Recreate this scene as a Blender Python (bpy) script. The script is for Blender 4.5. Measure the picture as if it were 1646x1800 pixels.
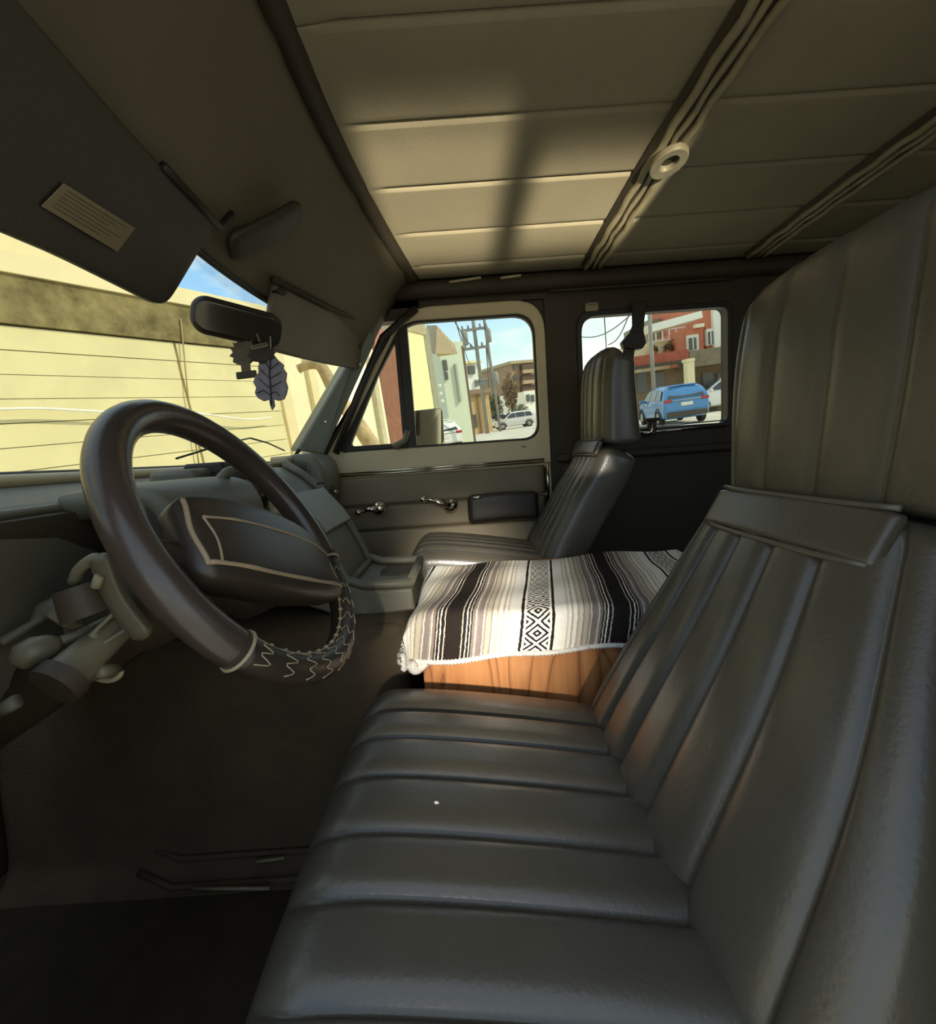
import bpy, bmesh, math, random
from mathutils import Vector, Matrix, noise
random.seed(7)
for o in list(bpy.data.objects): bpy.data.objects.remove(o)
S = bpy.context.scene
COL = S.collection
V = Vector
# ------------------------------------------------------------------ camera
IW, IH, FPX = 1646, 1800, 820.0
CAM = V((-0.85, 0.0, 0.85))
def basis(pitch, roll):
    p, q = math.radians(pitch), math.radians(roll)
    f = V((math.cos(p), 0, -math.sin(p))); r0 = V((0, -1, 0)); u0 = r0.cross(f)
    return f, r0*math.cos(q)-u0*math.sin(q), r0*math.sin(q)+u0*math.cos(q)
FV, RV, UV_ = basis(7, 4)            # camera axes seen from the van
FO, RO, UO = basis(11, 8)            # camera axes seen from the street (the van leans on a sloping driveway)
cd = bpy.data.cameras.new('camera'); cam = bpy.data.objects.new('camera', cd); COL.objects.link(cam)
cd.sensor_width = 36; cd.sensor_fit = 'AUTO'; cd.lens = FPX/IH*36; cd.clip_start = 0.01; cd.clip_end = 800
cam.matrix_world = Matrix(((RV.x, UV_.x, -FV.x, CAM.x), (RV.y, UV_.y, -FV.y, CAM.y), (RV.z, UV_.z, -FV.z, CAM.z), (0, 0, 0, 1)))
S.camera = cam
# street frame -> van frame
A = Matrix((RV, UV_, FV)).transposed(); B = Matrix((RO, UO, FO))
ROT = A @ B
OUT = Matrix.Translation(CAM) @ ROT.to_4x4()
# ------------------------------------------------------------------ view, world, sun
vs = S.view_settings
vs.view_transform = 'Standard'; vs.look = 'None'; vs.gamma = 1; vs.use_curve_mapping = False; vs.exposure = 1.6
wd = bpy.data.worlds.new('sky'); S.world = wd; wd.use_nodes = True
nt = wd.node_tree; nt.nodes.clear()
def nd(t, ty, **k):
    n = t.nodes.new(ty)
    for a, b in k.items():
        if a in n.inputs.keys(): n.inputs[a].default_value = b
        else: setattr(n, a, b)
    return n
tc = nd(nt, 'ShaderNodeTexCoord'); mp = nd(nt, 'ShaderNodeMapping'); sx = nd(nt, 'ShaderNodeSeparateXYZ')
mp.inputs['Rotation'].default_value = ROT.inverted().to_euler()
nt.links.new(tc.outputs['Generated'], mp.inputs['Vector']); nt.links.new(mp.outputs['Vector'], sx.inputs[0])
rp = nd(nt, 'ShaderNodeValToRGB'); rp.color_ramp.interpolation = 'EASE'
e = rp.color_ramp.elements
e[0].position = 0.0; e[0].color = (0.50, 0.57, 0.53, 1)
e[1].position = 0.55; e[1].color = (0.16, 0.28, 0.46, 1)
for ps, c in ((0.13, (0.36, 0.49, 0.52, 1)), (0.27, (0.20, 0.37, 0.60, 1))):
    x = e.new(ps); x.color = c
nt.links.new(sx.outputs['Z'], rp.inputs[0])
cn = nd(nt, 'ShaderNodeTexNoise', Scale=2.6, Detail=6.0, Roughness=0.6)
mp2 = nd(nt, 'ShaderNodeMapping'); mp2.inputs['Scale'].default_value = (1, 1, 2.6)
nt.links.new(mp.outputs['Vector'], mp2.inputs['Vector']); nt.links.new(mp2.outputs['Vector'], cn.inputs['Vector'])
cr = nd(nt, 'ShaderNodeValToRGB'); cr.color_ramp.elements[0].position = 0.42; cr.color_ramp.elements[1].position = 0.66
nt.links.new(cn.outputs['Fac'], cr.inputs[0])
mx = nd(nt, 'ShaderNodeMixRGB'); mx.inputs[2].default_value = (0.64, 0.63, 0.56, 1)
nt.links.new(cr.outputs[0], mx.inputs[0]); nt.links.new(rp.outputs[0], mx.inputs[1])
bg = nd(nt, 'ShaderNodeBackground', Strength=0.95); ow = nd(nt, 'ShaderNodeOutputWorld')
nt.links.new(mx.outputs[0], bg.inputs[0]); nt.links.new(bg.outputs[0], ow.inputs[0])
sl = bpy.data.lights.new('sun', 'SUN'); sl.energy = 1.25; sl.angle = 0.01; sl.color = (1.0, 0.93, 0.74)
sun = bpy.data.objects.new('sun', sl); COL.objects.link(sun)
sun.rotation_euler = V((0.06, 0.72, -0.69)).to_track_quat('-Z', 'Y').to_euler()
# added lamps standing in for sunlight bounced up through the driver's door
def bounce_fill(y0, y1, x0, x1, e):
    tgt = V(((x0+x1)/2, (y0+y1)/2, 1.455)); dr = V((3.0, .06, .95)).normalized(); src = tgt-dr*3.4
    l = bpy.data.lights.new('bounce_fill', 'AREA'); l.shape = 'RECTANGLE'; l.size = y1-y0; l.size_y = (x1-x0)*dr.z; l.spread = math.radians(1.6); l.energy = e; l.color = (1, .93, .72)
    o = bpy.data.objects.new('bounce_fill', l); COL.objects.link(o); o.location = src
    z = -dr; x = V((0, 1, 0)).cross(z).normalized(); y = z.cross(x)
    o.matrix_world = Matrix(((-y.x, x.x, z.x, src.x), (-y.y, x.y, z.y, src.y), (-y.z, x.z, z.z, src.z), (0, 0, 0, 1)))
bounce_fill(-.13, .17, .05, .68, .2)
bounce_fill(-.57, -.21, .20, .64, .18)
# added fill lamps with no built source, brightening blanket, box and passenger seat
def beam(tgt, dr, w, h, spread, e):
    dr = V(dr).normalized(); src = V(tgt)-dr*4
    l = bpy.data.lights.new('added_fill', 'AREA'); l.shape = 'RECTANGLE'; l.size = w; l.size_y = h; l.spread = math.radians(spread); l.energy = e; l.color = (1, .93, .80)
    o = bpy.data.objects.new('added_fill', l); COL.objects.link(o); o.location = src; o.rotation_euler = dr.to_track_quat('-Z', 'Z').to_euler()
beam((.18, .0, .54), (2.5, .12, -.72), .40, .24, 5, .27)
beam((.47, -.365, .80), (2.5, -.35, -.30), .05, .09, .6, .006)
# ------------------------------------------------------------------ helpers
def lin(c):
    return tuple(((v/255)/12.92 if v/255 <= .04045 else ((v/255+.055)/1.055)**2.4) for v in c)+(1,)
MATS = {}
def mat(name, col, rough=.55, metal=0, var=.12, vs=6, bump=0, bs=60, spec=.5, coat=0, col2=None):
    if name in MATS: return MATS[name]
    m = bpy.data.materials.new(name); m.use_nodes = True; t = m.node_tree; b = t.nodes['Principled BSDF']
    c = lin(col); b.inputs['Roughness'].default_value = rough; b.inputs['Metallic'].default_value = metal
    b.inputs['Specular IOR Level'].default_value = spec; b.inputs['Coat Weight'].default_value = coat
    tx = nd(t, 'ShaderNodeTexCoord')
    n = nd(t, 'ShaderNodeTexNoise', Scale=vs, Detail=5.0, Roughness=.62); t.links.new(tx.outputs['Object'], n.inputs['Vector'])
    r = nd(t, 'ShaderNodeValToRGB'); r.color_ramp.elements[0].position = .32; r.color_ramp.elements[1].position = .68
    c2 = lin(col2) if col2 else tuple(v*(1+var) for v in c[:3])+(1,)
    r.color_ramp.elements[0].color = tuple(v*(1-var) for v in c[:3])+(1,) if not col2 else c
    r.color_ramp.elements[1].color = c2
    t.links.new(n.outputs['Fac'], r.inputs[0]); t.links.new(r.outputs[0], b.inputs['Base Color'])
    if bump:
        n2 = nd(t, 'ShaderNodeTexNoise', Scale=bs, Detail=4.0); t.links.new(tx.outputs['Object'], n2.inputs['Vector'])
        bp = nd(t, 'ShaderNodeBump', Strength=bump, Distance=.004); t.links.new(n2.outputs['Fac'], bp.inputs['Height'])
        t.links.new(bp.outputs[0], b.inputs['Normal'])
    MATS[name] = m; return m
def glassmat(name, tint=(.93, .95, .9), refl=.09, dust=0):
    m = bpy.data.materials.new(name); m.use_nodes = True; t = m.node_tree; t.nodes.clear()
    tr = nd(t, 'ShaderNodeBsdfTransparent'); tr.inputs[0].default_value = tint+(1,)
    g = nd(t, 'ShaderNodeBsdfGlossy', Roughness=.02); lw = nd(t, 'ShaderNodeLayerWeight', Blend=.12)
    mu = nd(t, 'ShaderNodeMath', operation='MULTIPLY'); mu.inputs[1].default_value = refl*4
    t.links.new(lw.outputs['Fresnel'], mu.inputs[0])
    mix = nd(t, 'ShaderNodeMixShader'); t.links.new(mu.outputs[0], mix.inputs[0]); t.links.new(tr.outputs[0], mix.inputs[1]); t.links.new(g.outputs[0], mix.inputs[2])
    o = nd(t, 'ShaderNodeOutputMaterial'); last = mix
    if dust:
        d = nd(t, 'ShaderNodeBsdfDiffuse'); d.inputs[0].default_value = (.8, .74, .55, 1)
        n = nd(t, 'ShaderNodeTexNoise', Scale=9.0, Detail=6.0); mr = nd(t, 'ShaderNodeMath', operation='MULTIPLY'); mr.inputs[1].default_value = dust
        t.links.new(n.outputs['Fac'], mr.inputs[0]); m2 = nd(t, 'ShaderNodeMixShader')
        t.links.new(mr.outputs[0], m2.inputs[0]); t.links.new(mix.outputs[0], m2.inputs[1]); t.links.new(d.outputs[0], m2.inputs[2]); last = m2
    t.links.new(last.outputs[0], o.inputs[0]); MATS[name] = m; return m
WL = {}
def link(name, me, m, parent=None, smooth=False):
    if m is not None: me.materials.append(m)
    if smooth:
        for p in me.polygons: p.use_smooth = True
    o = bpy.data.objects.new(name, me); COL.objects.link(o)
    if parent is not None:
        o.parent = parent; o.location = -WL.get(parent.name, V((0, 0, 0)))
    return o
def thing(name, label, cat, loc=(0, 0, 0), group=None):
    o = bpy.data.objects.new(name, None); COL.objects.link(o); o.empty_display_size = .05
    o.location = loc; o['label'] = label; o['category'] = cat
    if group: o['group'] = group
    WL[o.name] = V(loc); return o
def tag(o, label, cat, group=None):
    o['label'] = label; o['category'] = cat
    if group: o['group'] = group
    return o
def struct(o, label=None):
    o['kind'] = 'structure'
    if label: o['label'] = label
    return o
def sroot(name, label):
    o = bpy.data.objects.new(name, None); COL.objects.link(o); o.empty_display_size = .05
    return struct(o, label)
def outdoor(o):
    """stand a street thing (built in street coordinates, origin at the camera point) in the van's frame"""
    o.matrix_world = OUT @ Matrix.Translation(WL.get(o.name, V((0, 0, 0)))); return o
class MB:
    def __init__(s): s.v = []; s.f = []
    def add(s, vs, fs):
        k = len(s.v); s.v += [V(p) for p in vs]; s.f += [tuple(i+k for i in f) for f in fs]; return s
    def box(s, c, d, rot=None, taper=1):
        c = V(c); x, y, z = d[0]/2, d[1]/2, d[2]/2
        P = [V((sx*x*(taper if sz > 0 else 1), sy*y*(taper if sz > 0 else 1), sz*z)) for sx, sy, sz in ((-1,-1,-1),(1,-1,-1),(1,1,-1),(-1,1,-1),(-1,-1,1),(1,-1,1),(1,1,1),(-1,1,1))]
        if rot is not None: P = [rot @ p for p in P]
        return s.add([c+p for p in P], [(0,3,2,1),(4,5,6,7),(0,1,5,4),(1,2,6,5),(2,3,7,6),(3,0,4,7)])
    def bb(s, a, b):
        a, b = V(a), V(b); return s.box((a+b)/2, (abs(b.x-a.x), abs(b.y-a.y), abs(b.z-a.z)))
    def tube(s, pts, r, n=10, closed=False, caps=True):
        pts = [V(p) for p in pts]; N = len(pts); rad = r if isinstance(r, (list, tuple)) else [r]*N
        prev = None; vs = []
        for i, p in enumerate(pts):
            a = pts[(i-1) % N] if (closed or i > 0) else p; b = pts[(i+1) % N] if (closed or i < N-1) else p
            t = (b-a).normalized()
            if prev is None:
                h = V((0, 0, 1)) if abs(t.z) < .9 else V((1, 0, 0)); u = t.cross(h).normalized()
            else:
                u = (prev-t*prev.dot(t)).normalized()
            prev = u; w = t.cross(u)
            for k in range(n):
                an = 2*math.pi*k/n; vs.append(p+(u*math.cos(an)+w*math.sin(an))*rad[i])
        fs = []
        for i in range(N if closed else N-1):
            j = (i+1) % N
            for k in range(n): fs.append((i*n+k, i*n+(k+1) % n, j*n+(k+1) % n, j*n+k))
        if caps and not closed: fs += [tuple(range(n))[::-1], tuple((N-1)*n+k for k in range(n))]
        return s.add(vs, fs)
    def lathe(s, o, ax, prof, n=20):
        ax = V(ax).normalized(); o = V(o); h = V((0, 0, 1)) if abs(ax.z) < .9 else V((1, 0, 0)); u = ax.cross(h).normalized(); w = ax.cross(u)
        vs = []; fs = []
        for r, d in prof:
            for k in range(n):
                a = 2*math.pi*k/n; vs.append(o+ax*d+(u*math.cos(a)+w*math.sin(a))*r)
        for i in range(len(prof)-1):
            for k in range(n): fs.append((i*n+k, i*n+(k+1) % n, (i+1)*n+(k+1) % n, (i+1)*n+k))
        fs += [tuple(range(n))[::-1], tuple((len(prof)-1)*n+k for k in range(n))]
        return s.add(vs, fs)
    def ring(s, outer, inner, d):
        """flat ring between two outlines of equal length, given thickness vector d"""
        n = len(outer); d = V(d); O = [V(p) for p in outer]; I = [V(p) for p in inner]
        vs = O+I+[p+d for p in O]+[p+d for p in I]; fs = []
        for i in range(n):
            j = (i+1) % n
            fs += [(i, j, n+j, n+i), (2*n+i, 3*n+i, 3*n+j, 2*n+j), (i, 2*n+i, 2*n+j, j), (n+i, n+j, 3*n+j, 3*n+i)]
        return s.add(vs, fs)
    def prism(s, pts, d):
        n = len(pts); d = V(d); P = [V(p) for p in pts]
        return s.add(P+[p+d for p in P], [tuple(range(n))[::-1], tuple(n+i for i in range(n))]+[(i, (i+1) % n, n+(i+1) % n, n+i) for i in range(n)])
    def grid(s, nu, nv, fn, closeu=False):
        vs = [fn(i/(nu if closeu else nu-1), j/(nv-1)) for j in range(nv) for i in range(nu)]; fs = []
        for j in range(nv-1):
            for i in range(nu if closeu else nu-1):
                i2 = (i+1) % nu; fs.append((j*nu+i, j*nu+i2, (j+1)*nu+i2, (j+1)*nu+i))
        return s.add(vs, fs)
    def build(s, name, m, parent=None, smooth=False, bevel=0, seg=2, subsurf=0, solid=0, sharp=None):
        me = bpy.data.meshes.new(name); me.from_pydata([tuple(p) for p in s.v], [], s.f)
        bm = bmesh.new(); bm.from_mesh(me); bmesh.ops.recalc_face_normals(bm, faces=bm.faces); bm.to_mesh(me); bm.free()
        o = link(name, me, m, parent, smooth)
        if solid:
            md = o.modifiers.new('s', 'SOLIDIFY'); md.thickness = solid; md.offset = 0
        if bevel:
            md = o.modifiers.new('b', 'BEVEL'); md.width = bevel; md.segments = seg; md.limit_method = 'ANGLE'; md.angle_limit = .6; md.harden_normals = False
            for p in me.polygons: p.use_smooth = True
            me.set_sharp_from_angle(angle=.7) if not smooth else None
        if subsurf:
            md = o.modifiers.new('ss', 'SUBSURF'); md.levels = subsurf; md.render_levels = subsurf
        if smooth and sharp: me.set_sharp_from_angle(angle=sharp)
        return o
def box(name, a, b, m, parent=None, bevel=.004, seg=2): return MB().bb(a, b).build(name, m, parent, bevel=bevel, seg=seg)
def tube(name, pts, r, m, parent=None, n=10, closed=False): return MB().tube(pts, r, n, closed).build(name, m, parent, smooth=True)
def rpoly(pts, rad, n=6):
    """2-D polygon with rounded corners"""
    out = []; N = len(pts)
    for i in range(N):
        p = V(pts[i]); a = V(pts[i-1]); b = V(pts[(i+1) % N]); r = rad[i] if isinstance(rad, (list, tuple)) else rad
        u = (a-p); w = (b-p); r = min(r, u.length*.49, w.length*.49); p0 = p+u.normalized()*r; p1 = p+w.normalized()*r
        for k in range(n+1):
            t = k/n; out.append(p0*(1-t)**2+p*2*t*(1-t)+p1*t*t)
    return out
def yz(pts, x): return [V((x, p[0], p[1])) for p in pts]
def interp(xs, ys, x):
    if x <= xs[0]: return ys[0]
    for i in range(1, len(xs)):
        if x <= xs[i]:
            t = (x-xs[i-1])/(xs[i]-xs[i-1]); a, b = ys[i-1], ys[i]
            return a+(b-a)*t
    return ys[-1]
def smooth_path(pts, n):
    """Catmull-Rom through points"""
    P = [V(p) for p in pts]; P = [P[0]*2-P[1]]+P+[P[-1]*2-P[-2]]; out = []
    m = len(P)-3
    for k in range(n):
        t = k/(n-1)*m; i = min(int(t), m-1); t -= i; a, b, c, d = P[i:i+4]
        out.append(.5*((2*b)+(c-a)*t+(2*a-5*b+4*c-d)*t*t+(3*b-a-3*c+d)*t**3))
    return out
def chan(x, seams):
    for i in range(len(seams)-1):
        if seams[i] <= x <= seams[i+1]:
            t = (x-seams[i])/(seams[i+1]-seams[i]); return 1-abs(2*t-1)**4.6
    return 0
def pad(name, path, half, thick, U, m, parent=None, p=4, seams=None, amp=0, r0=.05, r1=.05, nu=90, nv=50, fade0=0, fade1=0, front=None, bevel=0, crown=0):
    """upholstered pad lofted along a path of its FRONT surface; half width / thickness may be callables of 0..1"""
    U = V(U); C = smooth_path(path, 80); L = [0]
    for i in range(1, 80): L.append(L[-1]+(C[i]-C[i-1]).length)
    T = L[-1]
    def at(d):
        c = V([interp(L, [q[k] for q in C], d) for k in range(3)]); a = V([interp(L, [q[k] for q in C], max(0, d-.01)) for k in range(3)]); b = V([interp(L, [q[k] for q in C], min(T, d+.01)) for k in range(3)])
        t = (b-a).normalized(); N = U.cross(t).normalized()
        if front is not None and N.dot(V(front)) < 0: N = -N
        return c, N, t
    hw = half if callable(half) else (lambda v: half); th = thick if callable(thick) else (lambda v: thick)
    ds = [r0*(1-math.cos(k/8*math.pi/2)) for k in range(1, 8)] if r0 > 0 else [0.0]
    ds += [r0+(T-r0-r1)*k/nv for k in range(nv+1)]
    ds += [T-r1*(1-math.cos(k/8*math.pi/2)) for k in range(7, 0, -1)] if r1 > 0 else []
    rows = []; n2 = nu
    for d in ds:
        v = d/T; c, N, t = at(d); a = hw(v); b = th(v)/2; k = 1.0; sh = 0
        for dd, rr in ((d, r0), (T-d, r1)):
            if rr > 0 and dd < rr:
                q = math.sqrt(max(0, 1-(1-dd/rr)**2)); k = q; sh = rr*(1-q)
        aa = max(a-sh, .002); bb = b*(.12+.88*k); cc = c-N*b
        ring = []
        fd = 1.0
        if fade0: fd *= min(1, d/fade0)
        if fade1: fd *= min(1, (T-d)/fade1)
        for i in range(n2+1):
            x = math.sin((i/n2-.5)*math.pi)*.35+(2*i/n2-1)*.65
            h = (max(0, 1-abs(x)**p))**(1/p)
            y = bb*h
            if seams: y += amp*(chan(x, seams)-1)*fd*h*k
            y += crown*(1-x*x)*k
            ring.append(cc+U*(x*aa)+N*y)
        for i in range(n2-1, 0, -4):
            x = math.sin((i/n2-.5)*math.pi)*.35+(2*i/n2-1)*.65
            h = (max(0, 1-abs(x)**p))**(1/p); ring.append(cc+U*(x*aa)-N*bb*h)
        rows.append(ring)
    n = len(rows[0]); mb = MB(); vs = [q for r in rows for q in r]; fs = []
    for j in range(len(rows)-1):
        for i in range(n): fs.append((j*n+i, j*n+(i+1) % n, (j+1)*n+(i+1) % n, (j+1)*n+i))
    vs += [sum(rows[0], V((0, 0, 0)))/n, sum(rows[-1], V((0, 0, 0)))/n]; k0 = len(vs)-2
    for i in range(n): fs.append((k0, (i+1) % n, i)); fs.append((k0+1, (len(rows)-1)*n+i, (len(rows)-1)*n+(i+1) % n))
    return mb.add(vs, fs).build(name, m, parent, smooth=True)
# unprojection of photo pixels onto a van plane / a street distance: gives real places and sizes
def vray(x, y): return FV+RV*((x-IW/2)/FPX)-UV_*((y-IH/2)/FPX)
def un(x, y, ax, val):
    d = vray(x, y); i = 'xyz'.index(ax); return CAM+d*((val-CAM[i])/d[i])
def so(x, y, X=None, Z=None):
    d = FO+RO*((x-IW/2)/FPX)-UO*((y-IH/2)/FPX)
    return d*(X/d.x if X is not None else Z/d.z)
# ------------------------------------------------------------------ materials
vinyl = mat('charcoal_vinyl', (75, 70, 60), .33, var=.12, vs=5, bump=.12, bs=180, spec=.5)
vinyl2 = mat('vinyl_piping', (84, 79, 68), .33)
roofm = mat('tan_headliner', (142, 131, 106), .75, var=.07, vs=5, bump=.2, bs=220)
headm = mat('header_panel', (96, 86, 66), .75, var=.08, vs=4, bump=.15, bs=160)
darkm = mat('dark_trim', (54, 44, 28), .7, var=.12, bump=.1, bs=90)
blackm = mat('black_rubber', (34, 29, 19), .55)
creamp = mat('cream_door_paint', (186, 171, 136), .4, var=.05, vs=4)
doorv = mat('door_vinyl', (116, 104, 80), .6, var=.08, bump=.2, bs=150)
dashg = mat('dash_plastic', (104, 100, 84), .5, var=.12, vs=5, bump=.08, bs=150)
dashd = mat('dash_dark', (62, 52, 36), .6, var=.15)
pillarp = mat('pillar_paint', (118, 122, 110), .38, var=.07)
chrome = mat('chrome', (215, 208, 190), .12, metal=1)
carpet = mat('dark_carpet', (56, 46, 30), .95, var=.25, vs=14, bump=.6, bs=140)
coverm = mat('engine_cover_carpet', (84, 70, 50), .9, var=.2, vs=9, bump=.5, bs=160)
barm = mat('roof_bar', (140, 128, 100), .5, var=.18, vs=18)
visorm = mat('visor_vinyl', (54, 47, 37), .6, var=.1, vs=8, bump=.2, bs=120)
visorl = mat('visor_light_vinyl', (104, 94, 74), .6, var=.08, vs=8, bump=.2, bs=120)
paper = mat('label_paper', (134, 120, 90), .8, var=.08)
ink = mat('label_ink', (100, 87, 63), .8)
wheelm = mat('wheel_leather', (62, 52, 44), .27, var=.15, vs=10, bump=.05, bs=200)
wheeld = mat('wheel_dark', (48, 39, 30), .42, var=.15)
lace = mat('lace_cord', (150, 136, 108), .6)
colm = mat('column_metal', (108, 99, 78), .45, var=.2, vs=25)
glass = glassmat('window_glass', (.82, .835, .795), .06)
wglass = glassmat('windshield_glass', (.82, .83, .785), .05, dust=.06)
mirrorm = mat('mirror_glass', (200, 198, 185), .03, metal=1, var=0)
# ================================================================== van shell
XL, XR, YB, YF = -0.66, 0.85, -2.2, 1.08
ZR = 1.455
def ybase(x): return .72-.25*(x-.1)**2
def ytop(x): return .45-.25*(x-.1)**2
def yridge(x): return .215-.09*max(0, (x-.0)/.85)**1.6
# floor / firewall / rear / left
struct(box('floor', (XL, YB, -.04), (XR+.05, YF, 0), carpet, bevel=0))
struct(box('wall_front', (XL, YF, -.04), (XR+.05, YF+.04, .85), dashd, bevel=0))
struct(box('wall_rear', (XL, YB-.04, -.04), (XR+.05, YB, ZR+.05), darkm, bevel=0))
m = MB(); m.bb((XL-.05, YB, -.04), (XL, -.55, .86)); m.bb((XL-.05, YB, 1.3), (XL, -.55, ZR+.03)); m.bb((XL-.05, -.72, .86), (XL, -.55, 1.3)); m.bb((XL-.05, YB, .86), (XL, -1.7, 1.3)); m.bb((XL-.05, -.55, -.04), (XL, .75, .1)); m.bb((XL-.05, -.55, -.04), (XL, -.3, 1.0)); m.bb((XL-.05, .34, -.04), (XL, YF, .9)); m.bb((XL-.05, .34, .9), (XL, .47, ZR))  # unseen wall, its ends extended into the door opening to cut side light
m.bb((XL-.05, -.55, 1.39), (XL, .45, ZR+.03))
struct(m.build('wall_left', darkm))
# ceiling: one pressed headliner board with long grooves
GX = [-.31, -.1, .11, .32, .535, .74]
def zroof(x, y):
    z = ZR+.022*(1-((x-.1)/.76)**2)
    g = 0
    fade = min(1, max(0, (yridge(x)-.03-y)/.05))
    for gx in GX:
        d = x-gx-(y)*.1*0
        if abs(d) < .012: g = max(g, (1-abs(d)/.012))
        elif -.035 < d < -.012: g = max(g, -.35*(1-(abs(d)-.012)/.023))
    return z+.009*g*fade
xs = []
x = XL
edges = sorted([XL, XR]+[g+d for g in GX for d in (-.036, -.024, -.013, -.011, -.006, 0, .006, .012, .013)]+[XL+.04*i for i in range(38)])
edges = [q for q in edges if XL <= q <= XR]
ys = [.24, .2, .17, .15, .13, .11, .09, .05]+[.0-.1*i for i in range(23)]
def ceil_fn(u, v):
    x = edges[round(u*(len(edges)-1))]; y = ys[round(v*(len(ys)-1))]
    return V((x, min(y, yridge(x)+.01), zroof(x, min(y, yridge(x)))))
ce = MB().grid(len(edges), len(ys), ceil_fn)
cr_ = MB(); cr_.v = ce.v; cr_.f = ce.f
struct(cr_.build('ceiling', roofm, smooth=True, solid=.006), 'tan pressed headliner with long grooves')
box('roof_skin', (XL-.06, YB, ZR+.06), (XR+.06, .25, ZR+.075), darkm, bevel=0).parent = bpy.data.objects['ceiling']
# header panel between ridge and windshield, padded ridge roll
def head_fn(u, v):
    x = XL+(XR-XL)*u; a = V((x, yridge(x)+.012, ZR+.0+.018*(1-((x-.1)/.76)**2))); b = V((x, ytop(x), 1.235))
    p = a.lerp(b, v); p.z += .022*math.sin(v*math.pi); return p
hr = sroot('trim_1', 'tan header panel above the windshield')
MB().grid(40, 14, head_fn).build('header_panel', headm, hr, smooth=True, solid=.008)
struct(tube('trim_2', [(XL+(XR-XL)*i/40, yridge(XL+(XR-XL)*i/40), zroof(XL+(XR-XL)*i/40, -.5)-.003) for i in range(41)], .019, darkm, n=14), 'dark padded roll across the front of the headliner')
# roof bows (three-ridged strips)
def bow(nm, y, lab, clip=False):
    t = sroot(nm, lab)
    for k, dy in enumerate((-.028, 0, .028)):
        pts = []
        for i in range(40):
            x = XL+.02+(.8-XL-.02)*i/39; pts.append((x, y+dy*(.8 if clip else .9)+.0025*math.sin(i*1.7+k*2), ZR+.018*(1-((x-.1)/.76)**2)-.016+.0015*math.sin(i*2.3+k)))
        tube('strip', pts, .0085 if k != 1 else .0065, barm, t, n=8)
    m = MB()
    for i in range(39):
        x0 = XL+.02+(.8-XL-.02)*i/39; x1 = XL+.02+(.8-XL-.02)*(i+1)/39
        z0 = ZR+.018*(1-((x0-.1)/.76)**2); z1 = ZR+.018*(1-((x1-.1)/.76)**2)
        m.add([(x0, y-.04, z0-.004), (x0, y+.04, z0-.004), (x1, y+.04, z1-.004), (x1, y-.04, z1-.004), (x0, y-.032, z0-.014), (x0, y+.032, z0-.014), (x1, y+.032, z1-.014), (x1, y-.032, z1-.014)], [(4, 5, 6, 7), (0, 4, 7, 3), (1, 2, 6, 5)])
    m.build('channel', darkm, t)
    if clip:
        c = un(1172, 275, 'z', ZR-.01)
        m = MB(); o_ = [V((c.x+.055*math.cos(a), y+.036*math.sin(a), ZR-.028)) for a in [i/16*6.2832 for i in range(16)]]; i_ = [V((c.x+.026*math.cos(a)-.005, y+.016*math.sin(a), ZR-.028)) for a in [i/16*6.2832 for i in range(16)]]
        m.ring(o_, i_, (0, 0, .014)); m.build('clip', colm, t, bevel=.003)
        MB().bb((c.x-.03, y-.018, ZR-.017), (c.x+.025, y+.018, ZR-.013)).build('clip_hole', blackm, t)
    return t
bow('trim_3', -.475, 'three-ridged roof bow with an oval clip, in front', True)
bow('trim_4', -1.025, 'three-ridged roof bow over the back of the driver seat')
# ---------------------------------------------------------------- right wall with rear side window hole
WXA, WXB = XR, XR+.06
wr = sroot('wall_right', 'dark right side wall of the van')
m = MB()
win = rpoly([(-.435, .895), (-.435, 1.305), (-.96, 1.305), (-.96, .895)], [.03, .06, .03, .03], 6)
out = rpoly([(-.36, .84), (-.36, 1.37), (-1.02, 1.37), (-1.02, .84)], 0.001, 6)
m.ring(yz(out, XR), yz(win, XR), (.05, 0, 0))
m.bb((XR, YB, -.04), (XR+.05, -.36, .84)); m.bb((XR, YB, .84), (XR+.05, -1.02, 1.37)); m.bb((XR, YB, 1.37), (XR+.05, .33, ZR+.05)); m.bb((XR, -.36, -.04), (XR+.05, -.315, 1.37))
m.bb((XR, .12, 1.33), (XR+.05, .36, 1.40)); 
m.bb((XR, .56, -.04), (XR+.05, YF, .84))
fo_ = rpoly([(.60, .79), (-.33, .79), (-.33, 1.40), (.10, 1.40)], .001, 7); fi_ = rpoly([(.545, .80), (-.312, .80), (-.312, 1.368), (.165, 1.368)], [.02, .004, .11, .09], 7)
m.ring(yz(fo_, XR+.012), yz(fi_, XR+.012), (.02, 0, 0))
m.build('panel', darkm, wr)
# sloping roof-rail roll above the door
tube('roof_rail', [(XR-.012, .22-.12*i, ZR-.035) for i in range(20)], .03, darkm, wr, n=12)
box('ledge', (XR-.03, -1.9, .8), (XR, -.33, .83), darkm, wr, bevel=.01)
tube('rail_crease', [(XR-.025, -.33-.08*i, 1.385) for i in range(9)], .005, darkm, wr, n=8)
# short cream-coloured strips above the door
for a, b in (((790, 496), (846, 488)), ((880, 489), (916, 484))):
    p, q = un(*a, 'x', XR-.04), un(*b, 'x', XR-.04)
    tube('pale_strip', [p, q], .0045, creamp, wr, n=6)
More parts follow.
